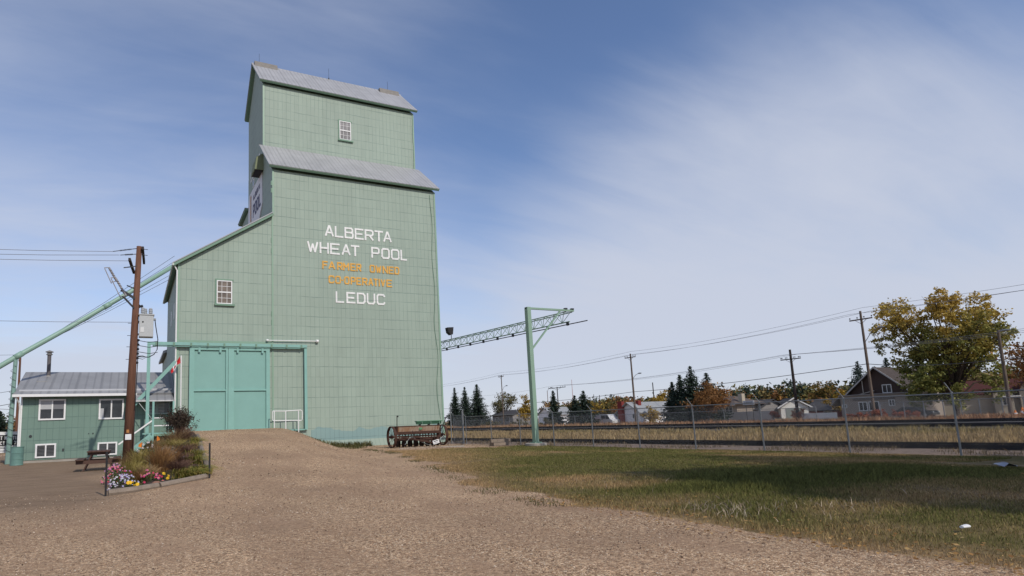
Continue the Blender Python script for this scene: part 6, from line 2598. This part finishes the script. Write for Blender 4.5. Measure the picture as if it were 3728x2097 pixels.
def grass(name, x, y, h, w, tint, seed, lean=.6):
    g = np.random.default_rng(seed)
    n = len(x)
    z = ground_z(x, y) - .01
    a = g.uniform(0, 6.283, n)
    b = g.uniform(0, 6.283, n)
    l = h * lean * g.uniform(.1, 1.2, n)
    base = np.stack([x, y, z], 1)
    side = np.stack([np.cos(b), np.sin(b), np.zeros(n)], 1) * (w / 2)[:, None]
    out = np.stack([np.cos(a), np.sin(a), np.zeros(n)], 1)
    mid = base + out * (l * .35)[:, None] + np.stack([0 * h, 0 * h, h * .62], 1)
    tip = base + out * l[:, None] + np.stack([0 * h, 0 * h, h], 1)
    V = np.stack([base - side, base + side, mid + side * .7, tip, mid - side * .7], 1).reshape(-1, 3)
    k = np.arange(n)[:, None] * 5
    F = (k + np.array([[0, 1, 2, 3, 4]]))
    o = npmesh(name, V, F, GM, attr=np.repeat(tint, 5, 0))
    tag(o, kind='stuff')
    return o


def lawn():
    g = np.random.default_rng(31)
    X, Y = [], []
    for (n, y0, y1, x0, x1) in ((120000, 1.5, 9, 5.4, 17), (130000, 8.5, 18, 5.6, 22.2), (90000, 17, 32, 7, 21.8)):
        x = g.uniform(x0, x1, n)
        y = g.uniform(y0, y1, n)
        k = lawn_amount(x, y) > g.uniform(.1, .9, n)
        X.append(x[k])
        Y.append(y[k])
    x, y = np.concatenate(X), np.concatenate(Y)
    d = np.hypot(x, y)
    dry = np.clip(dry_amount(x, y) + g.normal(0, .16, len(x)), 0, 1)
    tall = np.exp(-((x - 11.8) / 3.2) ** 2 - ((y - 8.0) / 1.5) ** 2) * (.5 + vnoise(x, y, .8, 41))
    tall2 = np.exp(-((y - 6.0) / .9) ** 2) * (x > 6.8) * (x < 9.5) * .5
    dry = np.clip(dry - tall * .8, 0, 1)
    h = g.uniform(.025, .062, len(x)) * (1 + 2.2 * tall + tall2) * (1.0 + .35 * (vnoise(x, y, .7, 42) - .5))
    w = np.maximum(.0055, d * .00075) * g.uniform(.7, 1.3, len(x))
    gr = np.array([.100, .110, .033])
    gr2 = np.array([.200, .198, .062])
    st = np.array([.38, .225, .11])
    st2 = np.array([.58, .40, .215])
    u = g.uniform(0, 1, (len(x), 1))
    c = (gr + (gr2 - gr) * u) * (1 - dry[:, None]) + (st + (st2 - st) * u) * dry[:, None]
    grass('lawn_grass', x, y, h, w, c, 32)


lawn()


def field():
    g = np.random.default_rng(51)
    n = 75000
    y = g.uniform(-5, 1, n) * 0 + 5 + 110 * g.uniform(0, 1, n) ** 1.6
    xr = g.uniform(28.3, 39.0, n)
    x = xr + TS * (y - 30)
    k = vnoise(x, y, 1.6, 52) > g.uniform(0, .45, n)
    x, y, xr = x[k], y[k], xr[k]
    n = len(x)
    d = np.hypot(x, y)
    gre = np.clip((xr - 33.5) / 4, 0, .6) * vnoise(x, y, 4, 53) * 1.5
    h = g.uniform(.12, .34, n) * (.6 + .8 * vnoise(x, y, 1.2, 54))
    w = np.maximum(.02, d * .0009) * g.uniform(.7, 1.3, n)
    u = g.uniform(0, 1, (n, 1))
    c = (np.array([.30, .215, .105]) + np.array([.20, .155, .09]) * u) * (1 - gre[:, None]) + np.array([.24, .20, .075]) * gre[:, None]
    grass('field_grass', x, y, h, w, c, 55, .5)
    # weeds between the farthest track and the street
    n = 46000
    y = 8 + 140 * g.uniform(0, 1, n) ** 1.5
    xr = g.uniform(53.0, 70, n)
    x = xr + TS * (y - 30)
    n = len(x)
    d = np.hypot(x, y)
    h = g.uniform(.2, .62, n) * (.5 + 1.0 * vnoise(x, y, 2.2, 57))
    w = np.maximum(.03, d * .0010) * g.uniform(.7, 1.3, n)
    u = g.uniform(0, 1, (n, 1))
    red = (np.clip((60 - y) / 15, 0, 1) * vnoise(x, y, 3, 58))[:, None]
    c = (np.array([.27, .155, .085]) + np.array([.20, .14, .08]) * u) * (1 - red * .5) + np.array([.20, .075, .045]) * red * .5
    grass('verge_weeds', x, y, h, w, c, 59, .4)
    # ragged weeds around the near track
    n = 16000
    y = 3 + 60 * g.uniform(0, 1, n) ** 1.5
    xr = np.where(g.uniform(0, 1, n) < .6, g.uniform(21.6, 24.6, n), g.uniform(25.2, 28.6, n))
    x = xr + TS * (y - 30)
    k = vnoise(x, y, 1.3, 61) > .40
    x, y = x[k], y[k]
    n = len(x)
    u = g.uniform(0, 1, (n, 1))
    grass('trackside_weeds', x, y, g.uniform(.05, .2, n), np.maximum(.012, np.hypot(x, y) * .0007), np.array([.13, .09, .05]) + np.array([.12, .10, .06]) * u, 62, .8)


field()


def seed_heads():
    g = np.random.default_rng(71)
    x = np.concatenate([g.normal(7.6, .5, 200), g.normal(8.7, .7, 60), g.normal(9.0, .8, 25)])
    y = np.concatenate([g.normal(6.1, .35, 200), g.normal(5.5, .4, 60), g.normal(9.3, 1.0, 25)])
    k = lawn_amount(x, y) > .5
    x, y = x[k], y[k]
    n = len(x)
    c = np.array([.36, .28, .20]) + np.array([.22, .19, .16]) * g.uniform(0, 1, (n, 1))
    grass('foxtail_grass', x, y, g.uniform(.05, .14, n), np.full(n, .011), c, 72, 1.2)


seed_heads()


def wall_weeds():
    g = np.random.default_rng(73)
    ey = 3 + 33 * g.uniform(0, 1, 5000) ** 1.3
    ek = vnoise(ey, ey * 0, .9, 75) > .5
    ey = ey[ek]
    ex = edge_x(ey) - .1 + g.normal(0, .2, len(ey))
    ex, ey = ex[ey > 8], ey[ey > 8]
    x = np.concatenate([g.uniform(11.6, 14.2, 700), g.uniform(10.2, 11.8, 90), g.normal(10.8, .9, 260), ex])
    y = np.concatenate([g.uniform(37.2, 38.05, 700), g.uniform(37.6, 38.05, 90), g.normal(35.2, 1.0, 260), ey])
    n = len(x)
    u = g.uniform(0, 1, (n, 1))
    c = np.array([.05, .06, .02]) + np.array([.12, .09, .045]) * u
    grass('wall_weeds', x, y, g.uniform(.08, .42, n) * np.where(y > 34.0, np.clip((x - 9.8) / 2.2, .25, 1), .17), np.maximum(.009, np.hypot(x, y) * .0009), c, 74, .8)


wall_weeds()


def pebbles():
    g = np.random.default_rng(91)
    X, Y, S = [], [], []
    for n, x0, x1, y0, y1, s0, s1 in ((17000, -6, 7, 3.6, 9.5, .005, .0125), (14000, -8, 9, 9, 17, .007, .016), (7000, 0, 13, 16, 37, .011, .026), (2600, 13, 21, 28, 37.5, .014, .035)):
        x, y = g.uniform(x0, x1, n), g.uniform(y0, y1, n)
        keep = (lawn_amount(x, y) < .25) & ((y < 15.6) | (x > np.interp(y, [15.6, 17.1, 31, 38], [2.2, 2.1, 3.0, 3.2])) | (x < -.8))
        keep &= vnoise(x, y, 1.5, 92) * .7 + vnoise(x, y, .5, 93) * .5 > g.uniform(.25, .85, n)
        X.append(x[keep])
        Y.append(y[keep])
        S.append((s0 + (s1 - s0) * g.uniform(0, 1, n) ** 2.5)[keep])
    x, y, s = np.concatenate(X), np.concatenate(Y), np.concatenate(S)
    n = len(x)
    o = np.array([[1, 0, 0], [0, 1, 0], [-1, 0, 0], [0, -1, 0], [0, 0, .7], [0, 0, -.7]], float)
    P = o[None] * (s[:, None] * g.uniform(.6, 1.3, (n, 3)))[:, None, :] * g.uniform(.8, 1.2, (n, 6, 1))
    a = g.uniform(0, 6.283, n)
    ca, sa = np.cos(a)[:, None], np.sin(a)[:, None]
    Q = P.copy()
    Q[..., 0] = P[..., 0] * ca - P[..., 1] * sa
    Q[..., 1] = P[..., 0] * sa + P[..., 1] * ca
    Q += np.stack([x, y, ground_z(x, y) + s * .3 + .012], 1)[:, None, :]
    f = np.array([[0, 1, 4], [1, 2, 4], [2, 3, 4], [3, 0, 4], [1, 0, 5], [2, 1, 5], [3, 2, 5], [0, 3, 5]])
    F = (np.arange(n)[:, None, None] * 6 + f[None]).reshape(-1, 3)
    m = M('pebble_mat', .85, 0, .2)
    m.color(m.ramp(m.rand(), [(0, (.09, .06, .044)), (.25, (.22, .15, .105)), (.6, (.38, .27, .18)), (.85, (.54, .41, .29)), (1, (.74, .64, .52))]))
    tag(npmesh('gravel', Q.reshape(-1, 3), F, m.m), kind='stuff')


pebbles()


def litter():
    g = np.random.default_rng(95)
    n = 620
    y = 2.4 + 6.6 * g.uniform(0, 1, n) ** 1.5
    x = edge_x(y) + np.abs(g.normal(0, .8, n)) - .3
    x2, y2 = g.uniform(8, 17, 60), g.uniform(3, 12, 60)
    x, y = np.concatenate([x, x2]), np.concatenate([y, y2])
    C = np.stack([x, y, ground_z(x, y) + .045], 1)
    V, F = leaf_quads(C, .05, g, flat=.6, aspect=.8)
    m = leafmat('fallen_leaves', [(0, (.20, .10, .035)), (.5, (.36, .20, .07)), (1, (.50, .34, .15))])
    tag(npmesh('fallen_leaves', V, F, m), kind='stuff')


litter()
p = MB()
x, y, z = 8.15, 3.62, .05
p.lathe((x, y, z + .02), [(.022, -.06), (.036, .05), (.033, .05), (.020, -.055)], 14, 'x')
p.v = [(a, b, z + .02 + (c - z - .02) * .55) for a, b, c in p.v]
tag(p.build('paper_cup', MAT['white']), 'crushed white paper cup lying in the grass near the gravel edge', 'cup')
p = MB()
x, y, z = 16.6, 6.5, gz(16.6, 6.5) + .05
g = np.random.default_rng(4)
vs = [(x + (i - 3) * .085 + g.normal() * .02, y + (j - 1.5) * .09 + g.normal() * .02, z + abs(g.normal()) * .03 + .03 * math.sin(i)) for i in range(7) for j in range(4)]
p.add(vs, [(i * 4 + j, (i + 1) * 4 + j, (i + 1) * 4 + j + 1, i * 4 + j + 1) for i in range(6) for j in range(3)])
tag(p.build('plastic_bag', worn('bag_plastic', (.34, .35, .40), .4, .1, 6), smooth=True), 'crumpled pale plastic bag in the shaded grass at the right edge', 'plastic bag')
